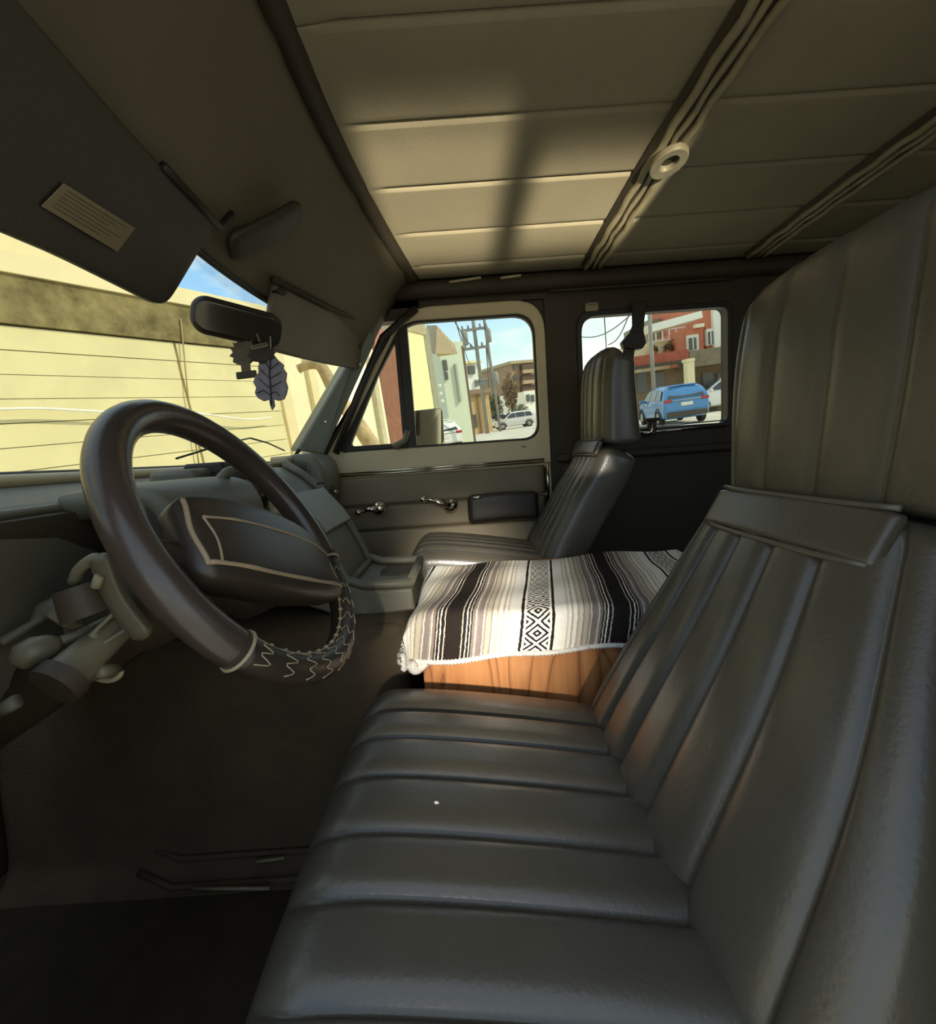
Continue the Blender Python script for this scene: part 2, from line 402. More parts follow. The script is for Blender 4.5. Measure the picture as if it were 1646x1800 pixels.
# rear side window
w1 = sroot('window_1', 'rear side window with a black frame and chrome sill')
def shrink(pts, d):
    c = sum((V(p) for p in pts), V((0, 0)))/len(pts)
    return [V((p[0]+(d if p[0] < c[0] else -d), p[1]+(d if p[1] < c[1] else -d))) for p in pts]
MB().ring(yz(shrink(win, -.012), XR-.008), yz(shrink(win, .006), XR-.008), (.03, 0, 0)).build('window_frame', blackm, w1, bevel=.003)
MB().prism(yz(shrink(win, .004), XR+.02), (.004, 0, 0)).build('pane', glass, w1)
tube('chrome_sill', [(XR-.012, -.60, .884), (XR-.012, -.94, .889)], .004, chrome, w1, n=6)
tube('chrome_sill', [(XR-.012, -.60, .903), (XR-.012, -.94, .908)], .0025, chrome, w1, n=6)
lt = un(1146, 752, 'x', XR-.03)
lo = MB().box(lt+V((0, 0, .0)), (.02, .03, .05)).box(lt+V((-.01, .0, .028)), (.015, .05, .012)).build('latch', blackm, w1, bevel=.004)
MB().tube([lt+V((-.008, .03, -.02)), lt+V((-.008, .005, -.015)), lt+V((-.012, -.004, .03))], .006, 8).build('latch_lever', chrome, lo, smooth=True)
# small grab clip above the rear window
gc = un(1040, 540, 'x', XR-.012)
tag(MB().box(gc, (.02, .045, .028)).box(gc+V((-.012, 0, .008)), (.015, .03, .008)).build('coat_hook', barm, bevel=.004), 'small tan plastic coat hook above the rear side window', 'hook')
# ---------------------------------------------------------------- passenger door
d1 = sroot('door_1', 'passenger door with cream window frame and olive vinyl panel')
op = rpoly([(.452, .888), (-.278, .888), (-.278, 1.325), (.185, 1.325)], [.03, .055, .075, .06], 7)
ou = rpoly([(.545, .80), (-.312, .80), (-.312, 1.368), (.165, 1.368)], [.02, .004, .11, .09], 7)
MB().ring(yz(ou, XR-.012), yz(op, XR-.012), (.05, 0, 0)).build('window_frame', creamp, d1, bevel=.008, seg=3)
MB().ring(yz(op, XR+.0), yz(shrink(op, .007), XR+.0), (.02, 0, 0)).build('gasket', blackm, d1)
box('door_skin', (XR-.006, -.312, -.02), (XR+.045, .56, .81), creamp, d1, bevel=.004)
# black vent-window frame, divider and sweep
vent = rpoly([(.447, .892), (.198, .892), (.198, 1.31), (.226, 1.31)], [.02, .01, .01, .03], 5)
vin = rpoly([(.408, .908), (.215, .908), (.215, 1.262), (.226, 1.262)], [.02, .012, .006, .006], 5)
vf = MB().ring(yz(vent, XR-.004), yz(vin, XR-.004), (.025, 0, 0)).build('vent_frame', blackm, d1, bevel=.002)
MB().prism(yz(vin, XR+.008), (.003, 0, 0)).build('vent_pane', glass, vf)
box('divider', (XR-.008, .168, .885), (XR+.022, .2, 1.326), blackm, d1, bevel=.003)
MB().prism(yz([(.17, .885), (-.284, .885), (-.284, 1.332), (.17, 1.332)], XR+.014), (.004, 0, 0)).build('pane', glass, d1)
box('glass_sweep', (XR-.01, -.24, .884), (XR+.02, .17, .894), blackm, d1, bevel=.002)
k = un(704, 775, 'x', XR-.03)
MB().tube([k+V((0, -.03, .035)), k+V((0, -.015, .0)), k+V((.01, .02, -.018)), k+V((.02, .03, -.01))], [.009, .011, .013, .008], 8).build('vent_latch', colm, d1, smooth=True)
k = un(920, 776, 'x', XR-.008)
MB().tube([k+V((0, 0, -.025)), k+V((0, 0, .006))], .003, 8).lathe(k+V((0, 0, .006)), (0, 0, 1), [(.007, 0), (.008, .003), (.004, .005)], 10).lathe(k+V((0, 0, -.02)), (0, 0, 1), [(.008, 0), (.008, .003)], 10).build('lock_knob', blackm, d1, smooth=True)
# upholstered panels
for i, (z0, z1) in enumerate(((.692, .795), (.602, .689), (.12, .599))):
    pad('trim_panel', [(XR-.03+.0, .095, z0), (XR-.03, .095, (z0+z1)/2), (XR-.03, .095, z1)], .385, .03, (0, 1, 0), doorv, d1, p=14, r0=.012, r1=.012, nu=24, nv=8, front=(-1, 0, 0))
tube('chrome_strip', [(XR-.022, .49, .812), (XR-.022, -.285, .815)], .004, chrome, d1, n=6)
tube('chrome_strip', [(XR-.022, .49, .803), (XR-.022, -.285, .806)], .003, chrome, d1, n=6)
tube('chrome_strip', [(XR-.024, -.296, .805), (XR-.024, -.293, .66)], .005, chrome, d1, n=6)
ar = pad('armrest', [(XR-.10, .0, .66), (XR-.105, -.12, .665), (XR-.10, -.25, .66)], .048, .07, (0, 0, 1), blackm, d1, p=5, r0=.02, r1=.02, nu=24, nv=12, front=(-1, 0, 0))
tube('armrest_cap', [(XR-.10, -.02, .70), (XR-.10, -.05, .702)], .006, chrome, ar, n=6)
def crank(nm, base, tip):
    base, tip = V(base), V(tip); t = MB().lathe(base+V((.0, 0, 0)), (-1, 0, 0), [(.027, -.02), (.028, .0), (.026, .012), (.018, .022), (.008, .027)], 18)
    a = base+V((-.02, 0, 0)); t.tube([a, a.lerp(tip, .5)+V((-.012, 0, .004)), tip], [.013, .009, .007], 10)
    o = t.build(nm, chrome, d1, smooth=True)
    MB().lathe(tip+V((.002, 0, 0)), (-1, 0, 0), [(.006, 0), (.011, .006), (.012, .02), (.006, .028)], 12).build('knob', chrome, o, smooth=True)
crank('window_crank', un(792, 888, 'x', XR-.04), un(745, 877, 'x', XR-.06))
crank('door_handle', un(667, 893, 'x', XR-.05), un(632, 900, 'x', XR-.06))
# ---------------------------------------------------------------- A pillar
ap = sroot('trim_5', 'blue-grey painted windshield pillar with screws')
q = [un(522, 790, 'x', .77), un(570, 800, 'x', .80), un(662, 598, 'x', .80), un(640, 560, 'x', .80), un(622, 620, 'x', .77)]
bq = [p+V((.06, .05, 0)) for p in q]
m = MB(); n = 5; m.add(q+bq, [tuple(range(n)), tuple(range(2*n-1, n-1, -1))]+[(i, (i+1) % n, n+(i+1) % n, n+i) for i in range(n)])
m.build('pillar_cover', pillarp, ap, bevel=.008, seg=3)
for px in ((632, 640), (573, 742)):
    c = un(*px, 'x', .766); MB().lathe(c, (-1, .2, 0), [(.0055, -.004), (.0055, .002), (.003, .004)], 10).build('screw', chrome, ap, smooth=True)
e0, e1 = un(585, 792, 'x', .80), un(672, 590, 'x', .80)
tube('weather_strip', [e0+V((.02, -.004, -.01)), e0.lerp(e1, .5)+V((.02, 0, 0)), e1+V((.02, 0, 0)), e1+V((.03, -.12, .09))], .013, blackm, ap)
# ---------------------------------------------------------------- windshield
w2 = sroot('window_2', 'dusty windshield with a black gasket')
def ws(u, v):
    x = XL+.03+(.775-XL-.03)*u; return V((x, ybase(x), .868)).lerp(V((x, ytop(x), 1.24)), v)
MB().grid(36, 10, ws).build('pane', wglass, w2, smooth=True, solid=.004)
tube('gasket', [ws(i/40, 0)+V((0, -.006, -.002)) for i in range(41)], .007, blackm, w2, n=8)
tube('gasket', [ws(i/40, 1)+V((0, -.006, 0)) for i in range(41)], .006, blackm, w2, n=8)
tube('gasket', [ws(1, i/10)+V((.005, -.01, 0)) for i in range(11)], .007, blackm, w2, n=8)
# wiper outside the glass
wp = thing('windshield_wiper', 'thin black wiper lying along the foot of the windshield', 'wiper', (.35, .80, .87))
a, b = un(310, 806, 'y', .76), un(440, 770, 'y', .74)
tube('arm', [a, a.lerp(b, .6)+V((0, 0, .004)), b], .003, blackm, wp, n=6)
a2, b2 = un(440, 770, 'y', .745), un(500, 792, 'y', .70)
tube('blade', [a2, a2.lerp(b2, .5)+V((0, 0, .006)), b2], .003, blackm, wp, n=6)
# ================================================================== dashboard
da = thing('dashboard', 'grey-green plastic dashboard under the windshield', 'dashboard', (.1, .62, .5))
def dash_fn(u, v):
    x = XL+.01+(.835-XL-.01)*u
    P = [(.725, .852), (.70, .848), (.64, .832), (.60, .82), (.585, .80), (.585, .775), (.60, .70), (.61, .60), (.70, .52), (.9, .5)]
    k = v*(len(P)-1); i = min(int(k), len(P)-2); t = k-i; y = P[i][0]*(1-t)+P[i+1][0]*t; z = P[i][1]*(1-t)+P[i+1][1]*t
    y -= .25*(x-.1)**2*min(1, max(.25, (y-.58)/.12))
    return V((x, y, z))
MB().grid(40, 37, dash_fn).build('top_pad', dashg, da, smooth=True, solid=.006)
tube('front_lip', [V((x, ybase(x)-.018, .858)) for x in [XL+.02+(.76-XL)*i/40 for i in range(41)]], .011, creamp, da, n=10)
tube('edge_bead', [V((x, .592-.0625*(x-.1)**2, .815)) for x in [XL+.02+(.80-XL)*i/30 for i in range(31)]], .007, dashg, da, n=8)
lp = MB().grid(30, 8, lambda u, v: V((XL+.01+(.1-XL)*u, .572+.05*v+.01*math.sin(v*3.1), .808-.28*v))).build('lower_panel', dashd, da, smooth=True, solid=.01)  # shade on the dash face put into this panel's dark colour
# defroster openings
for px in ((262, 862), (305, 846), (415, 795)):
    c = un(*px, 'y', .64); MB().box(c, (.07, .03, .012)).build('defroster_slot', blackm, da, bevel=.004)
# instrument hood and cluster
ho = pad('instrument_hood', [(-.04, .60, .838), (-.04, .52, .842), (-.04, .45, .838), (-.04, .415, .80), (-.04, .405, .72)], lambda v: .14+.01*v, .05, (1, 0, 0), dashg, da, p=5, r0=.02, r1=.02, nu=40, nv=30, front=(0, -.3, 1))
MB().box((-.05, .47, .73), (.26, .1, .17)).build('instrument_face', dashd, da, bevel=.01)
for i in range(3):
    MB().lathe((-.13+.085*i, .418, .745), (0, -1, 0), [(.036, -.01), (.036, .004), (.032, .006), (.032, .0)], 20).build('gauge', blackm, da, smooth=True)
# radio / control stack beside the cluster
st = MB().box((.13, .55, .80), (.2, .09, .12)).build('control_stack', dashg, da, bevel=.01)
MB().box((.16, .52, .845), (.15, .08, .05)).build('cassette_slot', blackm, da, bevel=.006)
MB().box((.2, .47, .79), (.14, .05, .07), Matrix.Rotation(.5, 3, 'X')).build('heater_panel', dashd, da, bevel=.006)
for i in range(4): MB().lathe((.15+.03*i, .445, .795), (0, -1, .4), [(.008, -.01), (.008, .006), (.005, .01)], 10).build('control_knob', colm, da, smooth=True)
MB().tube([un(372, 862, 'x', .02), un(400, 830, 'x', .04), un(425, 818, 'x', .06)], [.012, .010, .004], 8).build('hood_stay', dashg, da, smooth=True)
# right end cap with louvred vent
q = [un(500, 800, 'x', .66), un(556, 790, 'x', .72), un(600, 880, 'x', .72), un(600, 960, 'x', .72), un(560, 960, 'x', .66), un(520, 900, 'x', .6)]
ec = pad('end_cap', [(.73, .58, .885), (.73, .50, .89), (.73, .455, .86), (.73, .445, .78), (.73, .47, .64)], .1, .06, (1, 0, 0), dashg, da, p=6, r0=.02, r1=.02, nu=24, nv=20, front=(0, -1, .5))
MB().bb((.60, .60, .86), (.80, .54, .885)).build('corner_shelf', creamp, da, bevel=.008)
va, vb = un(552, 808, 'x', .70), un(584, 868, 'x', .70)
va.y -= .0; vd = (vb-va).normalized()
vm = MB()
ve = MB().tube([va, va.lerp(vb, .5), vb], .014, 4).build('vent', blackm, da)
for i in range(9):
    c = va.lerp(vb, (i+.5)/9); MB().box(c+V((-.006, -.006, 0)), (.03, .018, .003), Matrix.Rotation(.5, 3, 'X')).build('louvre', dashd, ve)
box('vent_tab', vb+V((-.02, -.02, .0)), vb+V((.012, -.008, .012)), chrome, da, bevel=.002)
MB().bb((.60, .56, .30), (.83, .60, .70)).build('kick_panel', blackm, da, bevel=.01)
# ---------------------------------------------------------------- centre console with tray on the engine cover
cc = thing('centre_console', 'grey-green moulded console running from dash to storage tray', 'console', (.3, .3, .5))
prof = [(.56, .855), (.50, .85), (.45, .815), (.41, .775), (.354, .705), (.315, .625), (.295, .572), (.255, .556), (.20, .553), (.142, .553), (.138, .50), (.30, .49), (.56, .60)]
m = MB(); X0, X1 = .20, .46
m.prism([V((X0, y, z)) for y, z in prof], (X1-X0, 0, 0))
m.build('body', dashg, cc, bevel=.006)
for xx in (X0+.006, X1-.006):
    tube('side_rim', [V((xx, y, z+.012)) for y, z in prof[1:10]], .011, dashg, cc, n=8)
tube('rear_rim', [(X0+.006, .146, .565), (X1-.006, .146, .565)], .011, dashg, cc, n=8)
tube('tray_divider', [(X0+.01, .285, .575), (X1-.01, .285, .575)], .009, dashg, cc, n=8)
MB().bb((.225, .185, .552), (.25, .265, .557)).build('tray_slot', blackm, cc, bevel=.002)
MB().bb((.36, .225, .551), (.40, .245, .558)).build('tray_notch', blackm, cc, bevel=.004)
MB().bb((.33, .155, .5535), (.44, .24, .556)).build('tray_mat', dashd, cc, bevel=.002)
# console lid
a, b, c, d = V((.215, .405, .782)), V((.445, .405, .782)), V((.445, .335, .690)), V((.215, .335, .690))
nn = (b-a).cross(d-a).normalized(); nn = nn if nn.y < 0 else -nn
MB().prism([a, b, c, d], nn*.012).build('lid', mat('console_lid', (128, 126, 108), .5), cc, bevel=.003)
MB().box((.44, .40, .80), (.006, .02, .006)).build('lid_notch', blackm, cc)
# crumpled tissue tucked on the dash
tm = MB(); c = un(497, 893, 'x', .16)
def tis(u, v):
    th, ph = u*6.2832, (v-.5)*3.1; r = .028*(1+.45*noise.noise(V((math.cos(th)*2, math.sin(th)*2, ph*2)))+.25*noise.noise(V((math.cos(th)*6, math.sin(th)*6, ph*6))))
    return c+V((r*math.cos(th)*math.cos(ph), r*math.sin(th)*math.cos(ph), .8*r*math.sin(ph)))
tag(tm.grid(28, 16, tis, True).build('tissue', mat('tissue_paper', (196, 180, 140), .9), smooth=True), 'crumpled beige tissue tucked between steering wheel and dash', 'tissue')
# ---------------------------------------------------------------- engine cover
ec_ = thing('engine_cover', 'dark carpeted engine cover humped under the dash', 'engine cover', (.3, .5, 0))
pad('hump', [(.0, .60, .004), (.035, .60, .02), (.055, .60, .06), (.07, .60, .25), (.10, .60, .42), (.16, .60, .495), (.3, .60, .50)], .45, .06, (0, 1, 0), coverm, ec_, p=6, r0=.0, r1=.02, nu=50, nv=40, front=(-1, 0, .2))
MB().bb((.13, .16, 0), (.55, 1.04, .49)).build('core', coverm, ec_, bevel=.02)
for k, (xx, z) in enumerate(((.012, .012), (.046, .045))):
    tube('flange', [(xx, .18, z), (xx, .45, z), (xx, .66, z), (xx+.02, .74, z+.02)], .006, coverm, ec_, n=8)
tube('metal_strip', [un(340, 1562, 'z', .02), un(475, 1562, 'z', .02)], .0035, barm, ec_, n=6)
tube('metal_strip', [un(450, 1515, 'z', .045), un(500, 1508, 'z', .045)], .0035, barm, ec_, n=6)
# ---------------------------------------------------------------- steering wheel
WC = V((-.243, .288, .76)); ta = math.radians(30); tn = V((0, -math.cos(ta), math.sin(ta))); e1 = V((1, 0, 0)); e2 = tn.cross(e1)
tr = math.radians(-25); g1 = e1*math.cos(tr)+e2*math.sin(tr); g2 = -e1*math.sin(tr)+e2*math.cos(tr)
def W(a, b, h=0): return WC+g1*a+g2*b+tn*h
sw = thing('steering_wheel', 'worn dark leather-wrapped steering wheel laced at its lower rim', 'steering wheel', WC)
R = .19
def arc(a0, a1, n, rr=R, h=0): return [WC+e1*rr*math.cos(a)+e2*rr*math.sin(a)+tn*h for a in [math.radians(a0+(a1-a0)*i/(n-1)) for i in range(n)]]
tube('rim', arc(0, 360*71/72, 72), .0165, wheeld, sw, n=16, closed=True)
# leather cover: everything except the laced section at the bottom
A0, A1 = -25, 212
tube('rim_cover', arc(A0, A1, 90), [.0205]*90, wheelm, sw, n=20)
tube('laced_cover', arc(A1, 335, 40), .0178, wheeld, sw, n=16)
for aa in (A1, 334):
    p = arc(aa, aa+1, 2)[0]; rd = (p-WC).normalized()
    MB().tube([p+(rd*math.cos(t)+tn*math.sin(t))*.0208 for t in [i/24*6.2832 for i in range(24)]], .0022, 6, True).build('cord_ring', lace, sw, smooth=True)
rnd = random.Random(3)
for i in range(11):
    a = A1+6+(118/11)*i
    pts = []
    for k in range(7):
        t = 3.6+k*.33; al = math.radians(a+(2.4 if k % 2 else -2.0)+rnd.uniform(-1, 1)); p = WC+(e1*math.cos(al)+e2*math.sin(al))*R; rd = (p-WC).normalized()
        pts.append(p+(rd*-math.cos(t)+tn*-math.sin(t))*.0184)
    MB().tube(smooth_path(pts, 18), .0008, 5).build('lacing', lace, sw, smooth=True)
MB().tube([p+(WC-p).normalized()*.0165+tn*.008 for p in arc(A1+2, 332, 50)], .0016, 6).build('cord_edge', lace, sw, smooth=True)
for i in range(16):
    p = arc(A1+4+i*7.4, A1+5, 2)[0]; c = p+(WC-p).normalized()*.0168+tn*.0085
    MB().lathe(c, tn, [(.0028, -.002), (.0028, .002), (.0015, .003)], 6).build('stitch', lace, sw)
# hub pad with piping
hp = pad('hub_pad', [W(-.15, -.042, .030), W(-.09, -.042, .042), W(0, -.042, .045), W(.08, -.042, .042), W(.14, -.042, .030)], lambda v: .05+.018*math.sin(v*math.pi), .05, g2, wheeld, sw, p=4, r0=.02, r1=.02, nu=40, nv=40, front=tn)
def hpad(a, b):
    v = min(1, max(0, (a+.15)/.29)); hw = .05+.018*math.sin(v*math.pi); x = min(.999, abs(b+.042)/hw); top = interp([-.15, -.09, 0, .08, .14], [.030, .042, .045, .042, .030], a)
    k = 1.0
    for dd in (a+.15, .14-a):
        if dd < .02: k = .12+.88*math.sqrt(max(0, 1-(1-max(0, dd)/.02)**2))
    return top-.025+.025*k*(1-x**4)**.25
def line(pts, r, m=None, nm='piping'): return tube(nm, [W(p.x, p.y, hpad(p.x, p.y)) for p in smooth_path([(q[0], q[1], 0) for q in pts], 40)], r, m or lace, hp, n=6)
pm = mat('piping_brown', (150, 128, 100), .5)
line([(-.128, -.024, .0375), (-.05, -.020, .0455), (.05, -.020, .0465), (.13, -.026, .034)], .0022, pm)
line([(-.14, -.078, .030), (-.05, -.088, .039), (.05, -.088, .039), (.135, -.078, .030)], .003, pm)
line([(-.128, -.024, .0375), (-.122, -.05, .040), (-.125, -.08, .034)], .002, pm)
line([(-.138, .0, .022), (-.142, -.04, .025), (-.138, -.08, .020)], .003, pm)
line([(.11, -.045, .043), (.106, -.058, .042), (.112, -.07, .038)], .0018, pm)
for s in (-1, 1):
    tube('spoke', smooth_path([W(s*.10, -.05, -.004), W(s*.15, -.055, -.002), W(s*.182, -.06, .0)], 8), [.02, .02, .019, .018, .017, .016, .015, .013], wheeld, sw, n=12)
MB().lathe(WC+g2*-.04-tn*.05, tn, [(.05, 0), (.055, .03), (.05, .075)], 24).build('hub', wheeld, sw, smooth=True)
# ---------------------------------------------------------------- steering column and levers
sc = thing('steering_column', 'bare grey steering column with levers and lock cylinder behind the wheel', 'steering column', (-.243, .5, .55))
ca = WC-tn*.05
MB().lathe(ca, -tn, [(.045, 0), (.06, .012), (.062, .05), (.055, .10), (.05, .14), (.042, .16), (.042, .42)], 28).build('column_jacket', dashd, sc, smooth=True, sharp=.6)
sh = pad('shroud', [un(192, 968, 'x', -.36), un(222, 1045, 'x', -.36), un(272, 1112, 'x', -.36)], .007, .022, (1, 0, 0), mat('shroud', (96, 88, 68), .5), sc, p=4, r0=.01, r1=.01, nu=20, nv=12, front=(0, -1, .2))
def rod(nm, a, b, r, mm=colm, n=14): return MB().tube([a, a.lerp(b, .5), b], r, n).build(nm, mm, sc, smooth=True, sharp=.7)
a, b = un(98, 1205, 'x', -.40), un(212, 1098, 'x', -.33)
lk = rod('lock_cylinder', a, b, [.023, .0195, .017])
dv = (b-a).normalized()
MB().tube([a-dv*.003, a+dv*.012], .0255, 18).build('cylinder_cap', dashd, lk, smooth=True, sharp=.7)
for i in range(7):
    c = a.lerp(b, .42)+dv*(i*.0042)+V((-.012, 0, -.014)); MB().tube([c, c+dv*.0022], .0115, 12).build('spring_coil', barm, lk, smooth=True)
a, b = un(62, 1145, 'x', -.38), un(205, 1090, 'x', -.32)
tl = rod('turn_signal_lever', a, b, [.006, .006, .009]); MB().lathe(a, (b-a), [(.004, -.02), (.013, -.014), (.016, 0), (.012, .014), (.006, .022)], 14).build('lever_knob', colm, tl, smooth=True)
br = MB(); P = [un(150, 1118, 'x', -.37), un(208, 1062, 'x', -.35), un(228, 1108, 'x', -.35), un(175, 1140, 'x', -.37)]
cI = sum(P, V((0, 0, 0)))/4; br.ring(P, [p.lerp(cI, .42) for p in P], (.03, .006, 0)); br.build('bracket', colm, sc, bevel=.003)
c = un(122, 1083, 'x', -.34); MB().lathe(c, (.4, -.5, .6), [(.006, -.012), (.02, -.008), (.021, .0), (.012, .004), (.008, .016)], 6).build('hex_nut', colm, sc)
rod('link_rod', un(122, 1083, 'x', -.33), un(142, 1160, 'x', -.33), [.008, .008, .010])
hd = MB(); hd.tube(smooth_path([un(130, 1025, 'x', -.36), un(140, 1000, 'x', -.36), un(165, 982, 'x', -.36), un(178, 985, 'x', -.36)], 10), .006, 8); hd.build('hazard_loop', colm, sc, smooth=True)
MB().tube([un(135, 1030, 'x', -.36), un(158, 1080, 'x', -.36)], [.022, .026], 14).build('column_collar', dashd, sc, smooth=True, sharp=.7)
tube('wire_clip', [un(168, 1032, 'x', -.37), un(176, 1012, 'x', -.37)], .005, lace, sc, n=6)
for px in ((125, 1202), (180, 1180), (150, 1188)):
    c = un(*px, 'x', -.37); MB().lathe(c, (-1, 0, .3), [(.007, -.02), (.008, .0), (.005, .006)], 10).build('bolt_head', colm, sc, smooth=True)
c = un(188, 1178, 'x', -.35); MB().tube([c+V((0, math.cos(t)*.016, math.sin(t)*.012)) for t in [3.3+i*.3 for i in range(10)]], .0035, 6).build('wire_loop', lace, sc, smooth=True)
tube('trim_rail', [un(0, 1130, 'x', -.30), un(60, 1095, 'x', -.26), un(75, 1075, 'x', -.25), un(120, 1055, 'x', -.24)], [.006, .006, .012, .014], dashg, sc, n=8)
tube('under_rail', [un(0, 1250, 'x', -.36), un(30, 1232, 'x', -.36)], .008, dashg, sc, n=8)
# ================================================================== seats
def seat(name, label, xc, hc, yf, yb, zc, bpath, bhalf, hpath, hhalf, cseams, bseams, hseams, flap, base):
    t = thing(name, label, 'seat', (xc, -.05, 0), 'high-backed bucket seats')
    pad('cushion', [(xc, yf, zc+.006), (xc, yf-.1, zc+.008), (xc, (yf+yb)/2-.02, zc-.018), (xc, yb, zc-.065)], hc, .15, (1, 0, 0), vinyl, t, p=4.5, seams=cseams, amp=.015, r0=.06, r1=.03, nu=180, nv=60, fade0=.05, front=(0, 0, 1), crown=.006)
    # piped seam round the cushion top edge
    pad('backrest', bpath, bhalf, .13, (1, 0, 0), vinyl, t, p=4.5, seams=bseams, amp=.013, r0=.03, r1=.03, nu=180, nv=60, fade1=.04, front=(0, 1, 0), crown=.008)
    pad('head_section', hpath, hhalf, lambda v: .125-.04*v, (1, 0, 0), vinyl, t, p=4, seams=hseams, amp=.008, r0=.015, r1=.075, nu=140, nv=50, fade1=.10, front=(0, 1, .2), crown=.01)
    fl = pad('shoulder_flap', flap[0], flap[1], .02, (1, 0, 0), vinyl, t, p=6, r0=.008, r1=.008, nu=30, nv=8, front=(0, 1, .3), crown=.006)
    for e in (0, 1):
        q = V(flap[0][0 if e == 0 else -1]); tube('flap_piping', [q+V((flap[1]*.95*(2*i/10-1), .003-.010*((2*i/10-1)**4), .0)) for i in range(11)], .0038, vinyl2, fl, n=6)
    x0, x1, y0, y1, z0, z1 = base
    box('pedestal', (x0, y0, z0), (x1, y1, z1), darkm, t, bevel=.02)
    return t
seat('bucket_seat', 'charcoal vinyl bucket seat nearest the steering wheel, filling the foreground', -.312, .282, .215, -.30, .447,
     [(-.325, -.165, .35), (-.322, -.20, .43), (-.31, -.285, .58), (-.285, -.36, .70), (-.272, -.405, .775)], lambda v: .285-.10*v**1.5,
     [(-.265, -.425, .755), (-.262, -.437, .86), (-.262, -.450, .985), (-.262, -.466, 1.06), (-.262, -.50, 1.105)], lambda v: .205+.018*math.sin(v*3),
     [-1.05, -.83, -.54, -.28, .037, .33, .59, 1.05], [-1.05, -.80, -.40, -.05, .28, .58, .84, 1.05], [-1.05, -.85, -.53, -.09, .385, .85, 1.05],
     ([(-.274, -.366, .720), (-.273, -.381, .745), (-.272, -.398, .772)], .156), (-.52, -.1, -.28, .12, 0.0, .30))
seat('bucket_seat', 'charcoal vinyl bucket seat beside the passenger door, behind the blanket', .625, .185, .19, -.32, .582,
     [(.62, -.19, .50), (.62, -.225, .585), (.61, -.29, .70), (.605, -.355, .80), (.605, -.382, .86)], lambda v: .18-.028*v,
     [(.605, -.388, .85), (.605, -.392, .95), (.605, -.40, 1.06), (.605, -.42, 1.12), (.605, -.455, 1.14)], .150,
     [-1.05, -.75, -.45, -.15, .15, .45, .75, 1.05], [-1.05, -.75, -.45, -.15, .15, .45, .75, 1.05], [-1.05, -.75, -.38, 0, .38, .75, 1.05],
     ([(.605, -.360, .825), (.605, -.369, .845), (.605, -.380, .868)], .138), (.47, .78, -.28, .10, 0.0, .44))
# ================================================================== plywood box and blanket
def wood(name):
    m = bpy.data.materials.new(name); m.use_nodes = True; t = m.node_tree; b = t.nodes['Principled BSDF']; b.inputs['Roughness'].default_value = .5
    tx = nd(t, 'ShaderNodeTexCoord'); mp = nd(t, 'ShaderNodeMapping'); mp.inputs['Scale'].default_value = (1, 1, .32)
    n = nd(t, 'ShaderNodeTexNoise', Scale=7.0, Detail=2.5, Distortion=.5); t.links.new(tx.outputs['Object'], mp.inputs[0]); t.links.new(mp.outputs[0], n.inputs['Vector'])
    mu = nd(t, 'ShaderNodeMath', operation='MULTIPLY'); mu.inputs[1].default_value = 13; t.links.new(n.outputs['Fac'], mu.inputs[0])
    fr = nd(t, 'ShaderNodeMath', operation='FRACT'); t.links.new(mu.outputs[0], fr.inputs[0])
    r = nd(t, 'ShaderNodeValToRGB'); e = r.color_ramp.elements
    e[0].position = 0; e[0].color = lin((128, 76, 40)); e[1].position = 1; e[1].color = lin((176, 112, 62))
    q = e.new(.2); q.color = lin((190, 124, 70)); q = e.new(.7); q.color = lin((205, 140, 84))
    t.links.new(fr.outputs[0], r.inputs[0])
    n2 = nd(t, 'ShaderNodeTexNoise', Scale=90.0, Detail=3.0); mp2 = nd(t, 'ShaderNodeMapping'); mp2.inputs['Scale'].default_value = (1, 1, .06); t.links.new(tx.outputs['Object'], mp2.inputs[0]); t.links.new(mp2.outputs[0], n2.inputs['Vector'])
    mx = nd(t, 'ShaderNodeMixRGB', blend_type='MULTIPLY'); mx.inputs[0].default_value = .35; t.links.new(r.outputs[0], mx.inputs[1]); t.links.new(n2.outputs['Fac'], mx.inputs[2])
    t.links.new(mx.outputs[0], b.inputs['Base Color']); return m
plym = wood('plywood')
bx = thing('plywood_box', 'orange plywood box with swirling grain between the two seats', 'box', (.22, -.2, 0))
box('front_panel', (.0, -.52, .0), (.018, .107, .53), plym, bx, bevel=.002)
box('back_panel', (.412, -.52, .0), (.43, .107, .53), plym, bx, bevel=.002)
box('side_panel', (.018, .089, .0), (.412, .107, .53), plym, bx, bevel=.002)
box('side_panel', (.018, -.52, .0), (.412, -.502, .53), plym, bx, bevel=.002)
box('lid', (.0, -.52, .53), (.43, .107, .545), plym, bx, bevel=.002)
